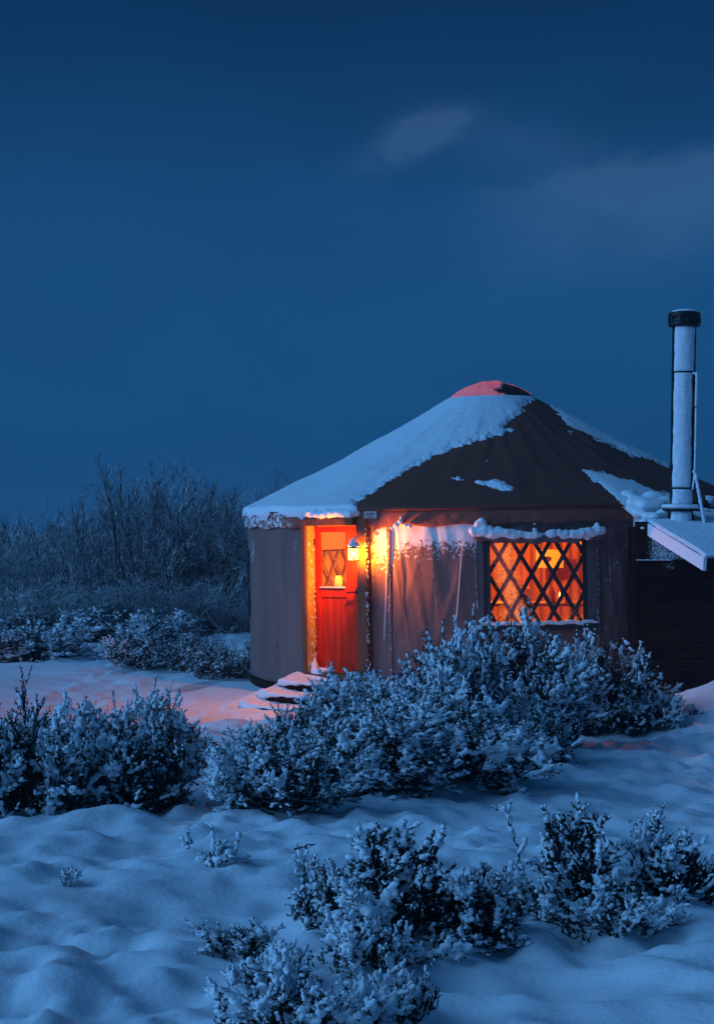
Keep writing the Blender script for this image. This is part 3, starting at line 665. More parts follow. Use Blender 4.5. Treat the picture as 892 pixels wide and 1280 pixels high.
dbox((-.245, n1 - .004, 1.452), (.19, n1 + .022, 1.472), 'glazing_ledge', M_JAMB, door, attrv=.5)
mb = MB().add(xf(MD, [[-.245, -.055, 1.455], [.19, -.055, 1.455], [.19, -.055, 2.165], [-.245, -.055, 2.165]]), Q=[[0, 1, 2, 3]])
mb.build('pane', M_GLASS, door, attr={'snow': [.02, .02, .0, .0]})
mb = MB(); mb.bevbox((.36, n1, 1.37), (.395, n1 + .012, 1.46), .003, MD); mb.tube(xf(MD, [[.378, n1 + .01, 1.41], [.378, n1 + .06, 1.41], [.33, n1 + .065, 1.408], [.25, n1 + .06, 1.40]]), .011, 8); mb.build('handle', M_IRON, door)
for z in (.6, 1.3, 2.0):
    MB().tube(xf(MD, [[-.337, n1 + .006, z], [-.337, n1 + .006, z + .09]]), .008, 8).build('hinge', M_IRON, door)
its = []
rr = random.Random(9)
for i in range(240):                                   # crust of snow in the angle of the left jamb and beside the right post
    z = .45 + rr.random() * 1.75; k = rr.random() < .66; q = rr.uniform(.004, .011) * (1.4 if rr.random() < .15 else 1)
    its.append((xf(MD, [-.338 + rr.uniform(-.004, .006), -.02 + rr.uniform(-.06, .10), z] if k else [.603 + rr.uniform(-.004, .010), .025 + rr.uniform(-.02, .03), z]), (q, q, q * rr.uniform(1, 2.2))))
clump('jamb_snow', its, .0045, door, M_CRUST)['kind'] = 'stuff'
its = [(xf(MD, [-.27 + .05 * i, .03, .40]), (.06, .05, .05 - .004 * i)) for i in range(6)] + [(xf(MD, [-.325 + .012 * k, .01 + .012 * k, .52 - .018 * k]), (.022 + .006 * k, .03 + .004 * k, .05)) for k in range(8)] + [(xf(MD, [-.24 + .03 * k, .10, .385]), (.05, .05, .04)) for k in range(5)]
clump('threshold_snow', its, .014, door)

# ---- steps: a thing of their own
steps = empty('door_steps', M=MY @ MD, label='snow covered wooden steps below the red yurt door', cat='steps')
sb = [((-.50, .145, .22), (.62, .50, .27), .34), ((-.52, .46, .10), (.62, .84, .15), .22), ((-.54, .80, -.01), (.62, 1.16, .035), .1)]
for a, b, zt in sb:
    MB().bevbox(a, (b[0], a[1] + .12, b[2]), .006).build('tread_board', M_PLANK, steps, smooth=False); MB().bevbox((a[0], a[1] + .127, a[2]), (b[0], a[1] + .25, b[2]), .006).build('tread_board', M_PLANK, steps, smooth=False)
    MB().bevbox((a[0], a[1] + .257, a[2]), b, .006).build('tread_board', M_PLANK, steps, smooth=False)
    MB().box((a[0] + .04, b[1] - .06, -.1), (b[0] - .04, b[1] - .03, a[2])).build('riser', M_PLANK, steps, smooth=False)
    mb = MB()
    for i in range(26):
        for j in range(7):
            x = a[0] + .03 + (b[0] - a[0] - .06) * i / 25; y = a[1] + .04 + (b[1] - a[1] - .05) * j / 6
            hh = .020 + .008 * math.sin(i * 1.3 + j) + (.10 * max(0, 1 - i / 9) * (1 - j / 9) if zt > .3 else .05 * max(0, 1 - i / 7))
            mb.ball((x, y, b[2] + .008), (.045, .05, hh), 2)
    link('tread_snow', remesh(mb, .014), M_SNOW, steps)
its = []
for i in range(34):
    t = i / 33
    for q in range(3): its.append(((-.56 - .06 * t - .06 * q + .03 * math.sin(i * 1.7 + q), .12 + 1.25 * t + .04 * q, .24 - .27 * t - .05 * q), (.10, .10, .07 + .01 * math.sin(i * 2.3))))
for i in range(10): its.append(((-.42 + .05 * i, .155, .30), (.06, .06, .07 - .005 * i)))
clump('snow_bank', its, .018, steps)
for u in (-.47, .57): MB().add([[u, .14, -.1], [u, 1.1, -.1], [u, 1.1, -.01], [u, .14, .22], [u + .04, .14, -.1], [u + .04, 1.1, -.1], [u + .04, 1.1, -.01], [u + .04, .14, .22]],
                              Q=[[0, 1, 2, 3], [7, 6, 5, 4], [0, 4, 5, 1], [1, 5, 6, 2], [2, 6, 7, 3], [3, 7, 4, 0]]).build('stringer', M_PLANK, steps, smooth=False)

# ---- lantern
LU, LN, LZ = .560, .235, 1.895
ML = MY @ MD @ Matrix.Translation((LU, LN, LZ))
lan = empty('wall_lantern', M=ML @ Matrix.Scale(.86, 4), label='lit lantern with a snow capped hood on the right post of the red door', cat='lantern')
g = .056
mb = MB()
for sx in (-1, 1):
    for sy in (-1, 1): mb.bevbox((sx * g - .006, sy * g - .006, -.085), (sx * g + .006, sy * g + .006, .085), .002)
mb.build('cage', M_IRON, lan, smooth=False)['kind'] = 'stuff'
MB().bevbox((-.064, -.064, -.10), (.064, .064, -.085), .003).build('base_plate', M_IRON, lan, smooth=False)
for (ax, sg) in ((0, -1), (0, 1), (1, -1), (1, 1)):
    V = [[-g, sg * g, -.083], [g, sg * g, -.083], [g, sg * g, .083], [-g, sg * g, .083]]
    if ax == 0: V = [[v[1], v[0], v[2]] for v in V]
    MB().add(V, Q=[[0, 1, 2, 3]]).build('pane', M_LAMP, lan, smooth=False)
MB().lathe([(.11, .082), (.108, .092), (.03, .165), (.02, .20), (.001, .20)], 4, M=Matrix.Rotation(PI / 4, 4, 'Z')).build('hood', M_IRON, lan, smooth=False)
MB().tube([[0, 0, .19], [0, 0, .235], [0, -.05, .255], [0, -.16, .22], [0, -.19, .12]], .007, 8).build('bracket', M_IRON, lan)
clump('hood_snow', [((0, 0, .120), (.10, .10, .035)), ((.01, 0, .145), (.075, .075, .045)), ((0, .01, .18), (.045, .045, .04)), ((0, -.04, .225), (.026, .05, .026))], .009, lan)
MB().ball((0, 0, 0), (.024, .024, .034)).build('bulb', mat('bulb', (1, .8, .5), emit=((1, .55, .12), 30)), lan)
def lamp_light(name, energy, color, radius, M, parent=None):
    l = bpy.data.lights.new(name, 'POINT'); l.energy = energy; l.color = color; l.shadow_soft_size = radius
    o = bpy.data.objects.new(name, l); COL.objects.link(o)
    if parent: o.parent = parent; o.location = M
    else: o.matrix_world = M
    return o
lamp_light('lantern_light', 340, (1, .25, .009), .04, (0, .02, -.0), lan)

# ---- interior things (seen through the window and the door)
pen = empty('added_pendant_lamp', M=MY @ Matrix.Translation((-.2, .6, 2.75)), label='unseen warm pendant lamp added inside the yurt to light the room', cat='lamp')  # unseen lamp, added to fill the room with warm light
MB().lathe([(.03, .16), (.06, .14), (.18, 0), (.175, 0), (.05, .13)], 24).build('lamp_shade', M_RED, pen)
MB().tube([[0, 0, .16], [0, 0, 1.0]], .006, 6).build('cable', M_IRON, pen)
MB().ball((0, 0, .02), .035).build('bulb', bpy.data.materials['bulb'], pen)
lamp_light('added_room_light', 580, (1, .325, .022), .10, (0, 0, -.06), pen)
lamp_light('added_dome_light', 28, (1, .24, .12), .06, (0, 0, .35), pen)  # extra light added above the shade to make the snowy dome glow
tb = empty('kitchen_table', (2.3, 22.9, .36), 'wooden table inside the yurt just behind the lattice window', 'table')
MB().bevbox((-1.0, -.35, .76), (.75, .35, .80), .008).build('table_top', M_FLOOR, tb, smooth=False)
for sx in (-.92, .67):
    for sy in (-.28, .28): MB().bevbox((sx - .03, sy - .03, 0), (sx + .03, sy + .03, .76), .005).build('leg', M_FLOOR, tb, smooth=False)
zt = .36 + .80
def onview(px, Y): return (px - CX) / F * Y
cr_ = empty('bread_box', (onview(650, 22.8), 22.8, zt), 'pale yellow box with a dark opening on the table behind the window lattice', 'box')
MB().bevbox((-.16, -.1, 0), (.15, .1, .20), .02).build('body', M_CERAM, cr_, smooth=False)
mb = MB(); an = np.linspace(0, PI, 10)
mb.tube(np.stack([.05 * np.cos(an) + .04, np.full(10, -.103), .03 + .07 * np.sin(an)], 1), .018, 6); mb.ball((-.08, -.1, .03), (.05, .01, .04), 2); mb.build('opening', M_INK, cr_)
for i, (px_, h_, m_, lb) in enumerate([(686, .17, M_CERAM, 'slim pale bottle on the table behind the window, left of the candle'), (691, .21, M_RED, 'dark red bottle on the table beside the candle behind the window'), (709, .14, M_RED, 'squat red jar on the table behind the window, right of the candle')]):
    j = MB().lathe([(.001, 0), (.035, 0), (.037, h_ * .6), (.015, h_ * .78), (.014, h_), (.001, h_)], 16).build('bottle' if i < 2 else 'jar', m_); j.location = (onview(px_, 22.7), 22.7, zt); tag(j, lb, 'bottle' if i < 2 else 'jar')
ca = empty('candle', (onview(699, 22.7), 22.7, zt), 'small lit candle on the table seen through the lattice window', 'candle')
MB().lathe([(.001, 0), (.02, 0), (.019, .08), (.001, .083)], 12).build('wax', M_WAX, ca); MB().lathe([(.001, .085), (.009, .10), (.006, .125), (.001, .15)], 10).build('flame', M_FLAME, ca)
pi_ = empty('wall_picture', (onview(688, 26.6), 26.6, 1.66), 'yellow paper picture with a dark blot on the wall inside, upper middle of the window', 'picture')
MB().bevbox((-.23, -.01, -.14), (.20, .01, .15), .004).build('sheet', M_PAPER, pi_, smooth=False); MB().ball((-.06, -.014, 0), (.065, .004, .035), 2, .5, 3).build('blot', M_INK, pi_)
cu = MB()
P, Q = grid(lambda t, z: np.stack([t, .03 * np.sin(t * 40), z], -1), np.linspace(-1.0, 1.2, 120), np.linspace(0, 1.6, 6))
cu.add(P.reshape(-1, 3), Q=Q.reshape(-1, 4)); c = cu.build('curtain', M_RED); c.location = (onview(676, 26.95), 26.95, .5); tag(c, 'long russet curtain hanging across the back of the lit yurt room', 'curtain')
jd = empty('candle_jar', M=MY @ MD @ Matrix.Translation((-.0, -.11, 1.47)), label='amber glass jar candle glowing behind the glass of the red door', cat='candle')
MB().lathe([(.001, 0), (.05, 0), (.052, .11), (.04, .125), (.042, .14), (.001, .14)], 18).build('jar', mat('amber_jar', (.9, .5, .1), .3, emit=((1, .40, .04), .9)), jd)
MB().bevbox((-.2, -.05, -.02), (.18, .045, -.001), .004).build('shelf', M_LATT, jd, smooth=False)

# ------------------------------------------------------------------ shed on the right
A = px2w(803, 648, 20.45); B = px2w(882, 696, 18.2); dirb = nrm(B - A); eav = nrm(np.array([-dirb[1], dirb[0], 0])); nup = nrm(np.cross(eav, dirb)) 
if nup[2] < 0: nup = -nup
shed = empty('shed', (3.34, 20.2, 0), 'dark board shed with a snowy ribbed roof attached right of the yurt', 'shed')
o0 = np.array([3.34, 20.2, 0])
LB = np.linalg.norm(B - A) ; Wd = 2.6
MS = np.eye(4); MS[:3, 0] = eav; MS[:3, 1] = -dirb; MS[:3, 2] = nup; MS[:3, 3] = B - o0
# local frame: x along the eave (right), y up the slope, z normal, origin at lower-left corner
mb = MB(); n = int(Wd / .02)
prof = np.linspace(0, Wd, n); rib = .012 * (np.abs(((prof / .11) % 1) - .5) * 2 > .6)
P, Q = grid(lambda x, y: np.stack([x, y, .012 * ((np.abs(((x / .09) % 1) - .5) * 2) > .6)], -1), prof, np.array([0, LB + .5]))
mb.add(xf(MS, P.reshape(-1, 3)), Q=Q.reshape(-1, 4)); ob = mb.build('roof_sheet', M_METAL, shed, smooth=False); s_ = ob.modifiers.new('s', 'SOLIDIFY'); s_.thickness = .02; s_.offset = -1
ys = np.linspace(-.015, LB + .45, 90); xs = np.linspace(-.02, Wd, 260)
P, Q = grid(lambda x, y: np.stack([x + .006 * vn(y * 9, x * 3, 0, 61), y + .01 * vn(x * 8, y, 0, 63) * (y < .02), .034 + .0035 * np.sin(x / .055 * 2 * PI) * np.clip((x) / .05, 0, 1) + .012 * vn(x * 2, y * 2, 0, 62) + .004 * fbm(x * 20, y * 14, 0, 3, 64) - .03 * np.clip(1 - (x + .02) / .03, 0, 1)], -1), xs, ys)
mb = MB().add(xf(MS, P.reshape(-1, 3)), Q=Q.reshape(-1, 4)); o = mb.build('roof_snow', M_CRUST, shed); s_ = o.modifiers.new('s', 'SOLIDIFY'); s_.thickness = .025; s_.offset = -1
def slopebox(a, b, m, name, fr=0, sub=30):
    xs_ = np.linspace(a[1], b[1], sub); V = []
    for y in xs_: V += [[a[0], y, a[2]], [b[0], y, a[2]], [b[0], y, b[2]], [a[0], y, b[2]]]
    Q = [[i * 4 + j, i * 4 + (j + 1) % 4, (i + 1) * 4 + (j + 1) % 4, (i + 1) * 4 + j] for i in range(sub - 1) for j in range(4)] + [[3, 2, 1, 0], [sub * 4 - 4, sub * 4 - 3, sub * 4 - 2, sub * 4 - 1]]
    return MB().add(xf(MS, V), Q=Q).build(name, m, shed, smooth=False, attr={'snow': np.full(4 * sub, fr)})
slopebox((-.025, 0, -.155), (.012, LB + .3, -.012), M_FASC, 'barge_board', .62)
slopebox((.012, -.001, -.15), (Wd, .03, -.022), M_PLANK, 'eave_board', .0)
# boards of the front wall
zt_ = 2.26; board = .095; k = 0; z = -.05
while z < 2.05:
    j = random.uniform(-.003, .003)
    xs_ = np.linspace(0, 2.5, 60); mb = MB(); V = []
    for x in xs_: V += [[x, j, z], [x, j - .012, z + .004], [x, j - .004, z + board - .006], [x, j + .02, z + board - .006]]
    Q = [[i * 4 + q, (i + 1) * 4 + q, (i + 1) * 4 + (q + 1) % 4, i * 4 + (q + 1) % 4] for i in range(59) for q in range(4)]
    V = np.array(V); pxx = w2px(V + o0 )
    fr = np.clip(.62 * np.exp(-((pxx[:, 0] - 838) / 20) ** 2 - ((pxx[:, 1] - 708) / 13) ** 2) + .6 * (pxx[:, 1] < 701) * np.exp(-((pxx[:, 0] - 830) / 32) ** 4), 0, 1)
    mb.add(V, Q=Q); mb.build('siding_board', M_PLANK, shed, smooth=False, attr={'snow': fr}); z += board
mb = MB(); mb.box((0, -.002, 2.055), (2.5, .03, 2.28)); V = mb.verts(); 
xs_ = np.linspace(0, 2.5, 80); P, Q = grid(lambda x, z: np.stack([x, np.full_like(x, -.006) - .0 * z, z], -1), xs_, np.linspace(1.80, 2.26, 20))
pxx = w2px(P.reshape(-1, 3) + o0); fr = .72 * np.exp(-((pxx[:, 0] - 832) / 30) ** 4)
ob = MB().add(P.reshape(-1, 3) - np.array([0, .016, 0]), Q=Q.reshape(-1, 4)).build('gable_board', M_PLANK, shed, attr={'snow': fr}); s_ = ob.modifiers.new('s', 'SOLIDIFY'); s_.thickness = .02
MB().bevbox((0, -.06, 1.785), (2.5, -.02, 1.80), .003).build('ledge', M_PLANK, shed, attr={'snow': np.zeros(24)}, smooth=False) if False else None
mb = MB(); mb.bevbox((0.0, -.062, 1.772), (2.5, -.024, 1.796), .003); mb.build('ledge', M_PLANK, shed, attr={'snow': np.zeros(mb.n)}, smooth=False)
clump('ledge_snow', [((.03 + i * .03, -.045, 1.798), (.03, .02, .009 + .004 * math.sin(i * 2.2))) for i in range(14)], .006, shed, M_CRUST)
mb = MB(); mb.bevbox((-.03, -.02, -.1), (.04, .05, 2.2), .004); mb.build('corner_post', M_PLANK, shed, smooth=False, attr={'snow': np.zeros(mb.n)})
for a_, b_ in (((0.01, .03, -.1), (.03, 1.2, 2.2)), ((2.47, .03, -.1), (2.5, 2.4, 2.2))): MB().box(a_, b_).build('side_wall', M_PLANK, shed, smooth=False, attr={'snow': np.zeros(8)})
# chimney
cb = px2w(851, 654, 20.3)
ch = empty('chimney_pipe', cb, 'tall snow plastered black stovepipe rising from the shed roof', 'chimney')
ch.rotation_euler = (0, .016, 0)
rp = .142; hh = (654 - 406) / F * 20.3
MB().lathe([(rp + .02, -.16), (rp + .02, .10), (rp - .004, .11)], 40).build('flashing', M_PIPE, ch)
MB().lathe([(rp - .005, .24), (rp + .09, .165), (rp + .085, .15), (rp + .0, .16)], 40).build('storm_collar', M_PIPE, ch)
MB().lathe([(rp, -.2), (rp, hh), (rp - .02, hh), (rp - .02, hh - .1)], 48).build('pipe', M_PIPE, ch)
for z_ in (.42, 1.24, 1.82): MB().lathe([(rp, z_ - .012), (rp + .006, z_ - .01), (rp + .006, z_ + .01), (rp, z_ + .012)], 40).build('band', M_PIPE, ch)
MB().lathe([(rp, hh - .03), (rp + .045, hh - .02), (rp + .05, hh + .02), (rp + .04, hh + .025), (rp + .04, hh + .085), (rp + .052, hh + .09), (rp + .052, hh + .135), (rp + .03, hh + .15), (.001, hh + .16)], 40).build('cap', M_PIPE, ch)
for i in range(12):
    a = i / 12 * 2 * PI; R_ = rp + .047
    MB().bevbox((-.004, -.018, hh + .022), (.008, .018, hh + .088), .002, M=Matrix.Rotation(a, 4, 'Z') @ Matrix.Translation((R_, 0, 0))).build('cap_slat', M_PIPE, ch, smooth=False)
def crust(r, z0, z1, a0, a1, th, name='snow_crust'):
    n, m_ = 44, max(6, int((z1 - z0) / .02)); U = np.linspace(a0, a1, n); Z = np.linspace(z0, z1, m_)
    def fn(t, z):
        e = (t - a0) / (a1 - a0); edge = .045 * fbm(z * 9, t * 0 + (e > .5) * 5, 0, 4, 71); e2 = np.clip(np.minimum(e, 1 - e) / .22 + edge * 6, 0, 1)
        h = th * np.sqrt(e2) * (.8 + .4 * fbm(t * 3, z * 8, 0, 3, 72)) - .003 + .004 * (e2 > 0)
        zz = np.clip(np.minimum(z - z0, z1 - z) / .02, 0, 1); R_ = r + h * zz
        return np.stack([R_ * np.cos(t), R_ * np.sin(t), z], -1)
    P, Q = grid(fn, U, Z); return MB().add(P.reshape(-1, 3), Q=Q.reshape(-1, 4)).build(name, M_CRUST, ch)
A0, A1 = math.radians(-152), math.radians(-40)
crust(rp, .22, .41, A0, A1, .022); crust(rp, .43, 1.815, A0, A1 - .25, .018); crust(rp, 1.83, hh - .03, A0, A1, .016)
crust(rp + .02, -.13, .14, math.radians(-150), math.radians(-55), .02)
its = [((.19 * math.cos(a), .19 * math.sin(a), .20), (.06, .06, .03)) for a in np.linspace(-PI * 1.02, .3, 16)]; clump('collar_snow', its, .012, ch)
clump('cap_snow', [((0, 0, hh + .155), (.17, .17, .035)), ((.02, 0, hh + .17), (.1, .1, .03))], .012, ch)
pr = [[.085, -.135, 1.80], [.12, -.145, 1.80], [.128, -.15, 1.78], [.125, -.15, 1.2], [.12, -.15, .36]]
MB().tube(pr, .011, 8).build('prop_rod', M_PIPE, ch); MB().tube([[.10, -.155, .62], [.13, -.16, .58], [.24, -.19, -.02]], .014, 8).build('brace', M_PIPE, ch)
def rodsnow(P, r, vox):
    P = np.array(P, float); q = []
    for a, b in zip(P[:-1], P[1:]):
        L_ = np.linalg.norm(b - a); n = max(2, int(L_ / (r * .8)))
        for i in range(n): c = a + (b - a) * i / n; q.append((c + np.array([0, -.006, .003]), (r * random.uniform(.85, 1.15),) * 3))
    clump('rod_snow', q, vox, ch)
rodsnow([[.09, -.14, 1.80], [.128, -.15, 1.80], [.125, -.152, 1.4]], .017, .008); rodsnow([[.125, -.152, 1.38], [.123, -.152, .62], [.10, -.15, .40]], .014, .008); rodsnow([[.11, -.16, .62], [.13, -.166, .58], [.24, -.2, 0]], .022, .009)

# ------------------------------------------------------------------ plants
def tubes(mb, P, R, n=3):
    """vectorised tubes: P (k,m,3), R (k,m)"""
    k, m_ = P.shape[:2]; T = nrm(np.gradient(P, axis=1)); ref = np.where(np.abs(T[..., 2:3]) < .9, np.array([0, 0, 1.]), np.array([1., 0, 0]))
    A_ = nrm(np.cross(T, ref)); B_ = np.cross(T, A_); an = np.linspace(0, 2 * PI, n, endpoint=False)
    V = P[:, :, None] + R[:, :, None, None] * (np.cos(an)[:, None] * A_[:, :, None] + np.sin(an)[:, None] * B_[:, :, None])
    i = np.arange(m_ - 1)[:, None] * n; j = np.arange(n)[None]; q = np.stack([i + j, i + (j + 1) % n, i + n + (j + 1) % n, i + n + j], -1).reshape(-1, 4)
    Q = (np.arange(k) * m_ * n)[:, None, None] + q[None]; mb.add(V.reshape(-1, 3), Q=Q.reshape(-1, 4))
def sage(seed, rx=.5, h=.7, narm=26, nsec=6, nspr=6, sl=.10, leaves=18, pads=1.0, sn=1.0, voxel=.0075, leafm=None, stalks=0, lw=.0050, ll=.025, br=1.0, lo=.12, sz=1.15):
    """sagebrush: arms fan out from the root crown, side branches on the arms, leafy sprigs on those, snow on whatever faces up"""
    g = np.random.default_rng(seed); mbs, mbl, mbn = MB(), MB(), MB()
    az = np.arange(narm) * 2.39996 + g.normal(0, .3, narm); el = np.arcsin(np.clip(g.uniform(lo, 1, narm), 0, 1)); fr = g.uniform(.62, 1.12, narm); fr[g.random(narm) < .2] *= .7; fr = fr * (1 + .20 * np.sin(az * 3 + seed) * np.cos(el) + .16 * np.sin(az * 5 + el * 4 + seed * 3)); apk = g.normal(0, .28, narm)
    C = np.stack([rx * np.cos(az) * np.cos(el) * fr, rx * np.sin(az) * np.cos(el) * fr, h * (.06 + .86 * np.sin(el) * fr)], 1)
    base = np.stack([g.normal(0, .045, narm), g.normal(0, .045, narm), np.full(narm, -.05)], 1); t = np.linspace(0, 1, 9)
    mid = base * .5 + C * .5 + np.stack([C[:, 0] * .22, C[:, 1] * .22, -.07 * (1 - np.sin(el))], 1) + g.normal(0, .03, (narm, 3)); tt_ = t[None, :, None]
    A = (1 - tt_) ** 2 * base[:, None] + 2 * tt_ * (1 - tt_) * mid[:, None] + tt_ ** 2 * C[:, None] + np.cumsum(g.normal(0, .004, (narm, 9, 3)), 1)
    tubes(mbs, A, np.linspace(.013, .004, 9)[None] * g.uniform(.7, 1.3, (narm, 1)) * br, 5)
    def along(P, idx, q):
        f = q * (P.shape[1] - 1); i = np.minimum(f.astype(int), P.shape[1] - 2); f = (f - i)[:, None]
        return P[idx, i] * (1 - f) + P[idx, i + 1] * f, nrm(P[idx, i + 1] - P[idx, i])
    ai = np.repeat(np.arange(narm), nsec); q = g.uniform(.38, 1, len(ai)); q[::nsec] = .98
    b, ax = along(A, ai, q); d2 = nrm(ax * .8 + g.normal(0, .55, (len(ai), 3)) + np.array([0, 0, .12])); L2 = g.uniform(.07, .20, len(ai)) * (rx / .45); t5 = np.linspace(0, 1, 5)
    Bq = b[:, None] + d2[:, None] * (L2[:, None] * t5)[..., None] + np.array([0, 0, .10]) * (L2[:, None] * t5 ** 2)[..., None]
    tubes(mbs, Bq, np.linspace(.005, .0025, 5)[None] * np.ones((len(ai), 1)) * br, 4)
    bi = np.repeat(np.arange(len(ai)), nspr); q = g.uniform(.1, 1, len(bi)); q[::nspr] = 1
    p0, ax = along(Bq, bi, q); d = nrm(ax * .75 + g.normal(0, .5, (len(bi), 3)) * np.array([1, 1, .8]) + np.array([0, 0, .16])); N = len(bi); L_ = sl * g.uniform(.5, 1.3, N)
    def pt(t_): return p0[:, None] + d[:, None] * (L_[:, None] * t_)[..., None] + np.array([0, 0, .12]) * (L_[:, None] * t_ ** 2)[..., None]
    tubes(mbs, pt(np.broadcast_to(t5, (N, 5))), np.linspace(.0025, .0011, 5)[None] * np.ones((N, 1)), 3)
    K = leaves; tk = np.broadcast_to(np.linspace(.1, 1, K), (N, K)) + g.normal(0, .02, (N, K)); bb = pt(tk)
    ref = nrm(np.cross(d, np.array([.3, .2, 1.]))); ref2 = np.cross(d, ref); ph = np.arange(K)[None] * 2.4 + g.uniform(0, 6, (N, 1))
    ra = np.cos(ph)[..., None] * ref[:, None] + np.sin(ph)[..., None] * ref2[:, None]
    ld = nrm(.8 * d[:, None] + .7 * ra + np.array([0, 0, .25]) + g.normal(0, .18, (N, K, 3))); side = nrm(np.cross(ld, ra + .01))
    le = ll * g.uniform(.5, 1.25, (N, K, 1)); w = lw * g.uniform(.7, 1.3, (N, K, 1))
    V = np.stack([bb, bb + ld * le * .6 + side * w, bb + ld * le, bb + ld * le * .6 - side * w], 2).reshape(-1, 3); mbl.add(V, Q=np.arange(N * K * 4).reshape(-1, 4))
    # snow: strings of small lumps on sprigs, patchy from branch to branch
    shell = np.sqrt((p0[:, 2] / h) ** 2 + (np.hypot(p0[:, 0], p0[:, 1]) / rx) ** 2); pk = g.normal(0, .32, len(ai)) + 1.3 * apk[ai]; patch = pk[bi]
    expo = np.clip((shell - .70) * 1.9 + .25 * p0[:, 2] / h + .12 + patch, 0, 1.15) * sn
    for tq, rq in ((.3, .0075), (.5, .0095), (.68, .0105), (.85, .0095), (1.0, .007)):
        sel = g.random(N) < expo * .8; c = pt(np.full((N, 1), tq))[:, 0][sel]; r = rq * sz * g.uniform(.6, 1.5, sel.sum()); hd = np.abs(d[sel])
        c = c + np.array([0, 0, 1.]) * (r * .6)[:, None] + g.normal(0, .004, c.shape)
        mbn.balls(c, r[:, None] * (np.array([.85, .85, .7]) + hd * np.array([.9, .9, .3])), 2)
    # cushions where branches meet
    m_ = int(len(ai) * .9 * pads); k2 = g.integers(0, len(ai), m_); ok = ((Bq[k2, 2, 2] / h) > g.uniform(-.1, .6, m_)) & (np.sqrt((Bq[k2, 2, 2] / h) ** 2 + (np.hypot(Bq[k2, 2, 0], Bq[k2, 2, 1]) / rx) ** 2) > .62) & (pk[k2] > -.15); k2 = k2[ok]; c, axx = along(Bq, k2, g.uniform(.3, 1, len(k2)))
    for rep_ in range(6):
        r = g.uniform(.006, .0150, len(k2)) * (.8 + .2 * min(pads, 2.5)); cc = c + axx * g.uniform(-.035, .035, (len(k2), 1)) + g.normal(0, .012, c.shape) + np.array([0, 0, .010])
        mbn.balls(cc, r[:, None] * (np.array([.9, .9, .6]) + np.abs(axx) * g.uniform(.2, 1.4, (len(r), 1))), 2)
    # a few heavy caps
    kc = k2[g.random(len(k2)) < .16]; c, axx = along(Bq, kc, g.uniform(.5, 1, len(kc)))
    for rep_ in range(4):
        r = g.uniform(.012, .024, len(kc)); mbn.balls(c + g.normal(0, .016, c.shape) * np.array([1, 1, .4]) + np.array([0, 0, .016]), r[:, None] * np.array([1.25, 1.25, .7]), 2)
    # snow lying along the bare arms
    for rep_ in range(3):
        k3 = g.integers(0, narm, int(narm * 2.2 * sn)); q = g.uniform(.3, 1, len(k3)); c, axx = along(A, k3, q); r = g.uniform(.008, .016, len(k3)); c = c + np.array([0, 0, .012])
        mbn.balls(c, r[:, None] * (.6 + np.abs(axx) * 1.4), 2)
    # bare twigs reaching past the leaves
    k4 = g.integers(0, len(ai), int(narm * 1.3)); b4 = Bq[k4, -1]; d4 = nrm(nrm(b4 - np.array([0, 0, .1 * h])) + g.normal(0, .35, (len(k4), 3)) + np.array([0, 0, .25])); l4 = g.uniform(.06, .17, len(k4))
    T4 = b4[:, None] + d4[:, None] * (l4[:, None] * t5)[..., None] + np.cumsum(g.normal(0, .005, (len(k4), 5, 3)), 1); tubes(mbs, T4, np.linspace(.0030, .0014, 5)[None] * np.ones((len(k4), 1)) * br, 4)
    for q4 in (1, 2, 3, 4):
        sel = g.random(len(k4)) < .5; r = g.uniform(.004, .010, sel.sum()); mbn.balls(T4[sel, q4] + np.array([0, 0, .004]), r[:, None] * (.6 + np.abs(d4[sel]) * 1.3), 2)
    if stalks:
        k = stalks; a2 = g.uniform(0, 2 * PI, k); q = np.stack([rx * .7 * np.cos(a2) * g.random(k), rx * .7 * np.sin(a2) * g.random(k), h * g.uniform(.5, .8, k)], 1)
        dd = nrm(np.stack([g.normal(0, .25, k), g.normal(0, .25, k), np.ones(k)], 1)); Ls = g.uniform(.18, .36, k) * h / .7
        tubes(mbs, q[:, None] + dd[:, None] * (Ls[:, None] * t5)[..., None] + g.normal(0, .006, (k, 5, 3)), np.linspace(.003, .0016, 5)[None] * np.ones((k, 1)), 3)
        for tq in (.4, .5, .6, .7, .8, .9, 1.):
            bq = q + dd * (Ls * tq)[:, None]; sd_ = nrm(g.normal(0, 1, (k, 3)) + np.array([0, 0, .9])); e = bq + sd_ * .03
            tubes(mbs, np.stack([bq, (bq + e) / 2, e], 1), np.full((k, 3), .0020), 3)
            mbn.balls(e, np.full((k, 3), .0036) * g.uniform(.4, 1.3, (k, 1)) * np.array([1.3, 1.3, .8]), 2)
    return (mbs.mesh('stems', M_STEM), mbl.mesh('leaves', leafm or M_LEAF, smooth=False), remesh_mat(mbn, voxel))
def remesh_mat(mb, voxel):
    m_ = remesh(mb, voxel, it=1, jit=.0022); m_.materials.append(M_SNOW); return m_
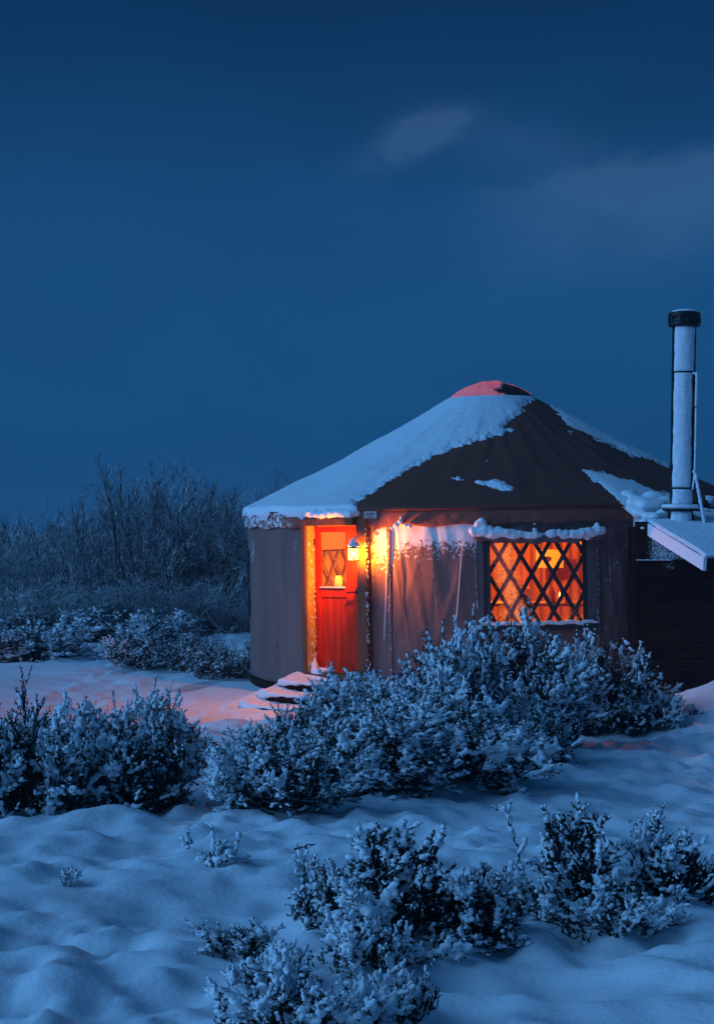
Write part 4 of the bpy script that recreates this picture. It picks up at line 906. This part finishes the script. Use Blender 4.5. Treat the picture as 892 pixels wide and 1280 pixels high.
SG = {
 'a': sage(11, .44, .60, 32, 6, 7, .065, 30, 2.2, 1.08, .0052, lo=-.02, br=1.4, ll=.022),            # foreground, heavily loaded
 'b': sage(12, .42, .52, 24, 6, 7, .065, 30, 2.0, 1.08, .0052, lo=-.02, br=1.4, ll=.022),
 'h': sage(19, .50, .42, 22, 6, 6, .060, 20, 3, 1.5, .0056, lo=.0),     # half buried
 'c': sage(13, .52, .66, 54, 7, 6, .11, 22, 1.7, 1.12, .0070, leafm=M_LEAFM, stalks=10, lo=0),
 'd': sage(14, .50, .70, 56, 7, 6, .125, 22, 1.0, 1.02, .0070, leafm=M_LEAFM, stalks=18, lo=.1),
 'e': sage(15, .54, .62, 54, 7, 6, .10, 22, 2.2, 1.2, .0070, leafm=M_LEAFM, lo=0),
 'f': sage(16, .52, .60, 34, 6, 6, .14, 16, .4, .8, .0075, leafm=M_LEAFM, stalks=30),
 'g': sage(17, .50, .60, 34, 6, 6, .13, 16, .2, .55, .0080, leafm=M_LEAFB, stalks=20),
 's': sage(18, .16, .22, 8, 4, 4, .06, 14, 1.0, 1.0, .0050, br=.6),
}
GRP = 'sagebrush bushes standing in the snow'
def bush(kind, px, base, wpx, toppx, label, rot=None, depth=None, lift=0.0, name='sagebrush', sink=.03):
    p = place(px, base) if depth is None else px2w(px, base, depth)
    if depth is not None: p[2] = H(p[0], p[1])
    sc = F / p[1]; rx = {'a': .44, 'b': .42, 'h': .5, 'c': .52, 'd': .5, 'e': .54, 'f': .52, 'g': .5, 's': .16}[kind]; hh_ = {'a': .66, 'b': .58, 'h': .48, 'c': .74, 'd': .82, 'e': .70, 'f': .72, 'g': .70, 's': .26}[kind]
    # visible top of bush: back rim is slightly higher in the picture than its height at the centre
    w = wpx / sc / (2 * rx + .0); hz = (CZ + (HY - toppx) / sc - p[2]) / (hh_ * 1.10)
    o = empty(name, (p[0], p[1], p[2] - sink), label, 'bush', GRP); o.rotation_euler = (0, 0, rot if rot is not None else random.uniform(0, 6)); o.scale = (w, w, hz)
    for nm, me in zip(('stems', 'leaves', 'snow'), SG[kind]):
        c_ = link(nm, me, None, o)
        c_['kind'] = 'stuff'
    return o
B_ = [
 # kind, px, base, width, top, label
 ('e', 30, 1012, 185, 856, 'large snowy sagebrush at the left edge of the clearing, cut by the frame'),
 ('c', 178, 1008, 165, 860, 'rounded snowy sagebrush with a dark base, second from the left edge'),
 ('d', 100, 985, 120, 862, 'taller snowy sagebrush with thin stalks behind the two at the left edge'),
 ('f', 224, 962, 80, 884, 'open feathery sagebrush leaning right beside the pink lit path'),
 ('e', 350, 1002, 165, 892, 'low snowy sagebrush at the left front end of the big thicket below the steps'),
 ('c', 470, 985, 190, 872, 'snowy sagebrush in the middle front of the thicket below the lantern'),
 ('e', 585, 972, 200, 868, 'wide snowy sagebrush at the front of the thicket below the lattice window'),
 ('c', 672, 952, 110, 866, 'small snowy sagebrush at the right front end of the big thicket'),
 ('c', 442, 948, 160, 832, 'tall snowy sagebrush hiding the right part of the door steps'),
 ('e', 535, 930, 170, 806, 'snowy sagebrush behind the thicket front, between door and window'),
 ('d', 645, 925, 180, 735, 'tallest snowy sagebrush, its tips reaching into the glowing window'),
 ('d', 752, 915, 145, 768, 'feathery snowy sagebrush in front of the corner of shed and yurt'),
 ('f', 365, 955, 85, 868, 'small snowy sagebrush just below the snow covered steps'),
 ('c', 520, 955, 150, 838, 'dark hollow sagebrush in the heart of the thicket'),
 ('e', 410, 992, 130, 905, 'low snowy sagebrush at the very front of the thicket, left of its middle'),
 ('c', 585, 940, 140, 772, 'upright snowy sagebrush just left of the tallest one in the thicket'),
 ('d', 690, 930, 120, 775, 'snowy sagebrush in the gap between the tallest bush and the shed corner bush'),
 ('f', 790, 905, 80, 850, 'low loose sagebrush at the foot of the snow drift by the shed'),
 ('a', 510, 1178, 235, 1005, 'large foreground sagebrush loaded with snow clumps, centre of the picture'),
 ('b', 420, 1150, 105, 1050, 'slim dark sagebrush beside the left of the large foreground bush'),
 ('b', 608, 1168, 120, 1055, 'small snow clumped sagebrush beside the right of the large foreground bush'),
 ('a', 722, 1138, 170, 988, 'upright foreground sagebrush loaded with snow in the lower right'),
 ('b', 832, 1115, 140, 1005, 'rounded foreground sagebrush near the right edge of the picture'),
 ('h', 772, 1162, 160, 1090, 'low snow laden sagebrush in front of the pair at lower right'),
 ('h', 455, 1205, 150, 1120, 'low snow laden skirt of sagebrush in front of the large foreground bush'),
 ('h', 335, 1235, 110, 1165, 'flattened snowy sagebrush between the small sprawling one and the bottom edge'),
 ('h', 375, 1295, 220, 1180, 'snow buried sagebrush at the bottom edge of the picture'),
 ('h', 492, 1275, 125, 1180, 'rounded snow laden sagebrush at the bottom, right of the buried one'),
 ('b', 305, 1195, 100, 1132, 'small sprawling sagebrush left of the foreground centre'),
 ('e', 40, 826, 130, 770, 'distant dark sagebrush in the snow field at the left edge'),
 ('f', 172, 832, 100, 782, 'distant pale sagebrush in the middle of the snow field'),
 ('g', 278, 846, 90, 792, 'reddish brown sagebrush beside the left wall of the yurt'),
 ('f', 240, 838, 60, 786, 'pale twiggy sagebrush next to the reddish one by the yurt'),
 ('c', 110, 800, 140, 752, 'distant rounded sagebrush below the bare willows at left'),
 ('e', 195, 800, 90, 758, 'distant low sagebrush below the middle of the willows'),
 ('f', 20, 800, 90, 758, 'far sagebrush below the leftmost willows'),
 ('c', 60, 792, 80, 755, 'far dark sagebrush between the leftmost willows and the rounded bush'),
 ('f', 250, 792, 80, 762, 'far low sagebrush under the willows near the yurt'),
]
for b_ in B_: 
    p = place(b_[1], b_[2])
    if p[1] < 14: MOUNDS.append((p[0], p[1], .25, .035))
for b_ in B_: bush(*b_)
# little sprigs and stubs poking through the snow
for px_, py_, w_, t_, lb in [(87, 1104, 30, 1074, 'tiny snowy sprig alone in the snow at lower left'), (280, 1082, 52, 1040, 'broken stub with snow caught on it left of the foreground bushes'),
                             (645, 1135, 40, 1090, 'small snowy sprig between the two groups of foreground bushes'), (836, 902, 30, 884, 'short tuft poking out of the drift by the shed'),
                             (862, 892, 26, 876, 'second short tuft on top of the drift by the shed')]:
    bush('s', px_, py_, w_, t_, lb, name='sage_sprig')
def snag(px, base, pts, label, r=.007, snowr=.012):
    p = place(px, base); sc = F / p[1]; o = empty('dead_stalk', (p[0], p[1], p[2] - .02), label, 'dead stalk', 'dead stalks poking through the snow')
    for k, ch_ in enumerate(pts):
        Q = np.array([[(x - px) / sc, .03 * math.sin(i + k), (base - y) / sc] for i, (x, y) in enumerate(ch_)]); 
        t = np.linspace(0, len(Q) - 1, len(Q) * 5); P = np.stack([np.interp(t, range(len(Q)), Q[:, j]) for j in range(3)], 1) + .003 * rng.normal(size=(len(t), 3))
        MB().tube(P, np.linspace(r, r * .45, len(P)), 6).build('stalk', M_STEM, o)
        its = [(q + np.array([0, -.002, snowr * .5]), [snowr * random.uniform(.5, 1.3)] * 3) for q in P if random.random() < .75]; clump('stalk_snow', its, .005, o)['kind'] = 'stuff'
snag(655, 1140, [[(655, 1140), (648, 1090), (650, 1060), (640, 1035), (632, 1010), (622, 1000)], [(640, 1035), (636, 1012), (640, 994)], [(632, 1010), (626, 1008), (614, 1003)], [(650, 1060), (656, 1045)]], 'thin crooked dead stalk standing between the foreground bushes', .006, .011)
snag(268, 1075, [[(268, 1078), (266, 1055), (264, 1030)], [(280, 1078), (294, 1060), (300, 1040)], [(262, 1072), (240, 1058)], [(236, 1056), (234, 1038)]], 'forked snowy stub rising from the snow left of centre', .009, .014)
snag(196, 1062, [[(240, 1062), (236, 1040), (232, 1030)], [(232, 1060), (226, 1045)]], 'short pair of snowy stubs beside the forked stub', .006, .010)
snag(385, 1062, [[(370, 1058), (384, 1052), (402, 1054)], [(384, 1052), (380, 1062)]], 'dark twig lying on the snow above the slim foreground bush', .008, .006)

def willow(seed, h=3.4, spread=.9, ns=18, lean=.25):
    g = np.random.default_rng(seed); mb = MB(); t = np.linspace(0, 1, 9)
    b = np.stack([g.normal(0, spread * .22, ns), g.normal(0, spread * .22, ns), np.full(ns, -.1)], 1)
    az = g.uniform(0, 2 * PI, ns); d = nrm(np.stack([np.cos(az) * lean * g.uniform(.3, 1.6, ns), np.sin(az) * lean * g.uniform(.3, 1.6, ns), np.ones(ns)], 1)); L_ = h * g.uniform(.55, 1.03, ns)
    wob = np.cumsum(g.normal(0, .035, (ns, 9, 3)), axis=1) * (h / 3); wob[:, 0] = 0
    P = b[:, None] + d[:, None] * (L_[:, None] * t)[..., None] + wob + np.stack([np.cos(az), np.sin(az), 0 * az], 1)[:, None] * (.12 * (t ** 2) * h / 3)[None, :, None]
    tubes(mb, P, np.linspace(.021, .004, 9)[None] * g.uniform(.7, 1.2, (ns, 1)), 4)
    par, k1 = P, 20
    def children(P, k, lo, hi, len_, r0, upb, m_):
        n_, mm = P.shape[:2]; idx = np.repeat(np.arange(n_), k); tq = g.uniform(lo, hi, n_ * k) * (mm - 1); i0 = np.minimum(tq.astype(int), mm - 2); f = (tq - i0)[:, None]
        base = P[idx, i0] * (1 - f) + P[idx, i0 + 1] * f; ax = nrm(P[idx, i0 + 1] - P[idx, i0]); dr = nrm(ax * .7 + g.normal(0, .62, (len(idx), 3)) + np.array([0, 0, upb]))
        ln = len_ * g.uniform(.4, 1.2, len(idx)) * (1.15 - .6 * tq / (mm - 1)); s_ = np.linspace(0, 1, m_)
        Pc = base[:, None] + dr[:, None] * (ln[:, None] * s_)[..., None] + np.array([0, 0, .22]) * (ln[:, None] * s_ ** 2)[..., None] + np.cumsum(g.normal(0, .012, (len(idx), m_, 3)), 1) * (s_ > 0)[None, :, None]
        tubes(mb, Pc, np.linspace(r0, r0 * .45, m_)[None] * np.ones((len(idx), 1)), 3); return Pc
    c1 = children(P, 18, .12, .97, .75 * h / 3.4, .0080, .30, 5); c2 = children(c1, 6, .2, 1, .30 * h / 3.4, .0055, .2, 4); c3 = children(c2, 1, .3, 1, .13, .004, .1, 3)
    return mb.mesh('branches', M_TWIG)
WL = [willow(21, 3.4, .9, 20), willow(22, 3.4, 1.1, 24, .32), willow(23, 3.4, .8, 19, .2)]
WGRP = 'bare willows at the far side of the snow field'
def tree(v, px, Y, top, label, wide=1.0, grp=WGRP):
    x = (px - CX) / F * Y; z = H(x, Y); hz = (CZ + (HY - top) / F * Y - z) / 3.15
    o = empty('willow', (x, Y, z), label, 'willow', grp); o.scale = (wide * .5 + hz * .5 * wide,) * 2 + (hz,); o.rotation_euler = (0, 0, random.uniform(0, 6))
    link('branches', WL[v], None, o)
TR = [(0, 168, 35, 582, 'tallest bare willow, its tip highest above the others', 1.0), (1, 118, 36, 625, 'bare willow left of the tallest one', 1.0), (2, 215, 34.5, 603, 'frosted bare willow right of the tallest one', 1.1),
      (1, 262, 34, 598, 'dense bare willow in the middle of the clump', 1.15), (0, 305, 34.5, 608, 'bare willow close to the left wall of the yurt', 1.0), (2, 75, 38, 655, 'lower bare willow at the left of the clump', 1.1),
      (1, 345, 36, 625, 'bare willow partly hidden behind the yurt eave', 1.0), (0, 238, 38, 612, 'bare willow standing behind the middle of the clump', 1.1), (2, 145, 38.5, 622, 'bare willow standing behind the tallest one', 1.2),
      (0, 10, 46, 672, 'faint far willow at the left edge', 1.0), (1, 32, 50, 684, 'faint far willow in the gap right of the left edge', 1.2), (2, -20, 44, 678, 'faint willow cut by the left frame edge', 1.2),
      (2, 190, 42, 620, 'far willow showing between the front stems', 1.3), (1, 290, 42, 622, 'far willow behind the dense middle one', 1.3), (0, 60, 45, 676, 'far low willow behind the lower one', 1.3), (1, 110, 43, 645, 'far willow filling the gap beside the tallest', 1.3)]
for a in TR: tree(*a)
for i in range(5): tree(i % 3, 40 + i * 62, 33.2, 722 + (i * 37) % 22, ['low willow thicket at the left foot of the clump', 'low willow thicket below the left willow', 'low willow thicket under the tallest willow', 'low willow thicket right of the tallest willow', 'low willow thicket near the yurt wall'][i], 1.6)
# distant brush belt, one mass
mb = MB(); g = np.random.default_rng(5); n = 60000
x = g.uniform(-48, 48, n); y = 54 + g.uniform(0, 9, n); lumpy = 1.75 + .5 * vn(x * .35, y * .3, 0, 81) + .25 * vn(x * 1.1, y, 0, 82)
z0 = H(x, y); b = np.stack([x, y, z0 + lumpy * g.uniform(0, .85, n)], 1); d = nrm(np.stack([g.normal(0, .35, n), g.normal(0, .35, n), np.ones(n)], 1)); L_ = g.uniform(.3, .9, n); t = np.linspace(0, 1, 4)
tubes(mb, b[:, None] + d[:, None] * (L_[:, None] * t)[..., None] + g.normal(0, .03, (n, 4, 3)), np.linspace(.012, .004, 4)[None] * np.ones((n, 1)), 3)
o = mb.build('distant_brush', M_TWIG); tag(o, 'low far belt of bare brush behind the willows', 'brush', kind='stuff')

# ------------------------------------------------------------------ ground mesh (after the mounds are known)
xs = np.concatenate([-np.geomspace(230, 4.0, 70), np.arange(-3.95, 5.2, .042), np.geomspace(5.25, 230, 70)])
ys = np.concatenate([np.linspace(-40, 3.4, 24), np.geomspace(3.5, 34, 520), np.geomspace(34.6, 240, 50)])
xx, yy = np.meshgrid(xs, ys, indexing='ij'); zz = np.zeros_like(xx)
for i in range(0, len(xs), 40): zz[i:i + 40] = H(xx[i:i + 40], yy[i:i + 40])
P = np.stack([xx, yy, zz], -1); Q = grid(lambda a, b: np.zeros((*a.shape, 3)), xs, ys)[1]
px = w2px(np.where(P[..., 1:2] > 1, P, 1.0)).reshape(-1, 2)
RUT = [(205, 866), (222, 858), (250, 852), (285, 848), (330, 846), (340, 856), (300, 853), (275, 854), (262, 859), (245, 865), (222, 868)]
bare = np.clip(.38 + polysd(px, RUT) / 7, 0, .60) * (P[..., 1].ravel() > 18) * (P[..., 1].ravel() < 30)
ring = np.hypot(P[..., 0] - YC[0], P[..., 1] - YC[1]).ravel(); bare = np.maximum(bare, np.clip((3.62 - ring) * 6, 0, 1))
ground = MB().add(P.reshape(-1, 3), Q=Q.reshape(-1, 4)).build('ground', M_GROUND, attr={'bare': bare}); ground['kind'] = 'structure'
print('tris', sum(len(m.polygons) for m in bpy.data.meshes))
for k, v in SG.items(): print(k, [len(m.polygons) for m in v])

# ------------------------------------------------------------------ the air: faint snow haze
HZ = 1
if HZ:
    hm = bpy.data.materials.new('snow_haze'); hm.use_nodes = True; nt = hm.node_tree; nt.nodes.clear()
    ou = nt.nodes.new('ShaderNodeOutputMaterial'); pv = nt.nodes.new('ShaderNodeVolumePrincipled'); nt.links.new(pv.outputs[0], ou.inputs['Volume'])
    pv.inputs['Color'].default_value = (.55, .75, .95, 1); pv.inputs['Density'].default_value = .0016
    hz = MB().box((-245, -50, -1.5), (245, 250, 5.4)).build('haze', hm, smooth=False); hz['kind'] = 'stuff'
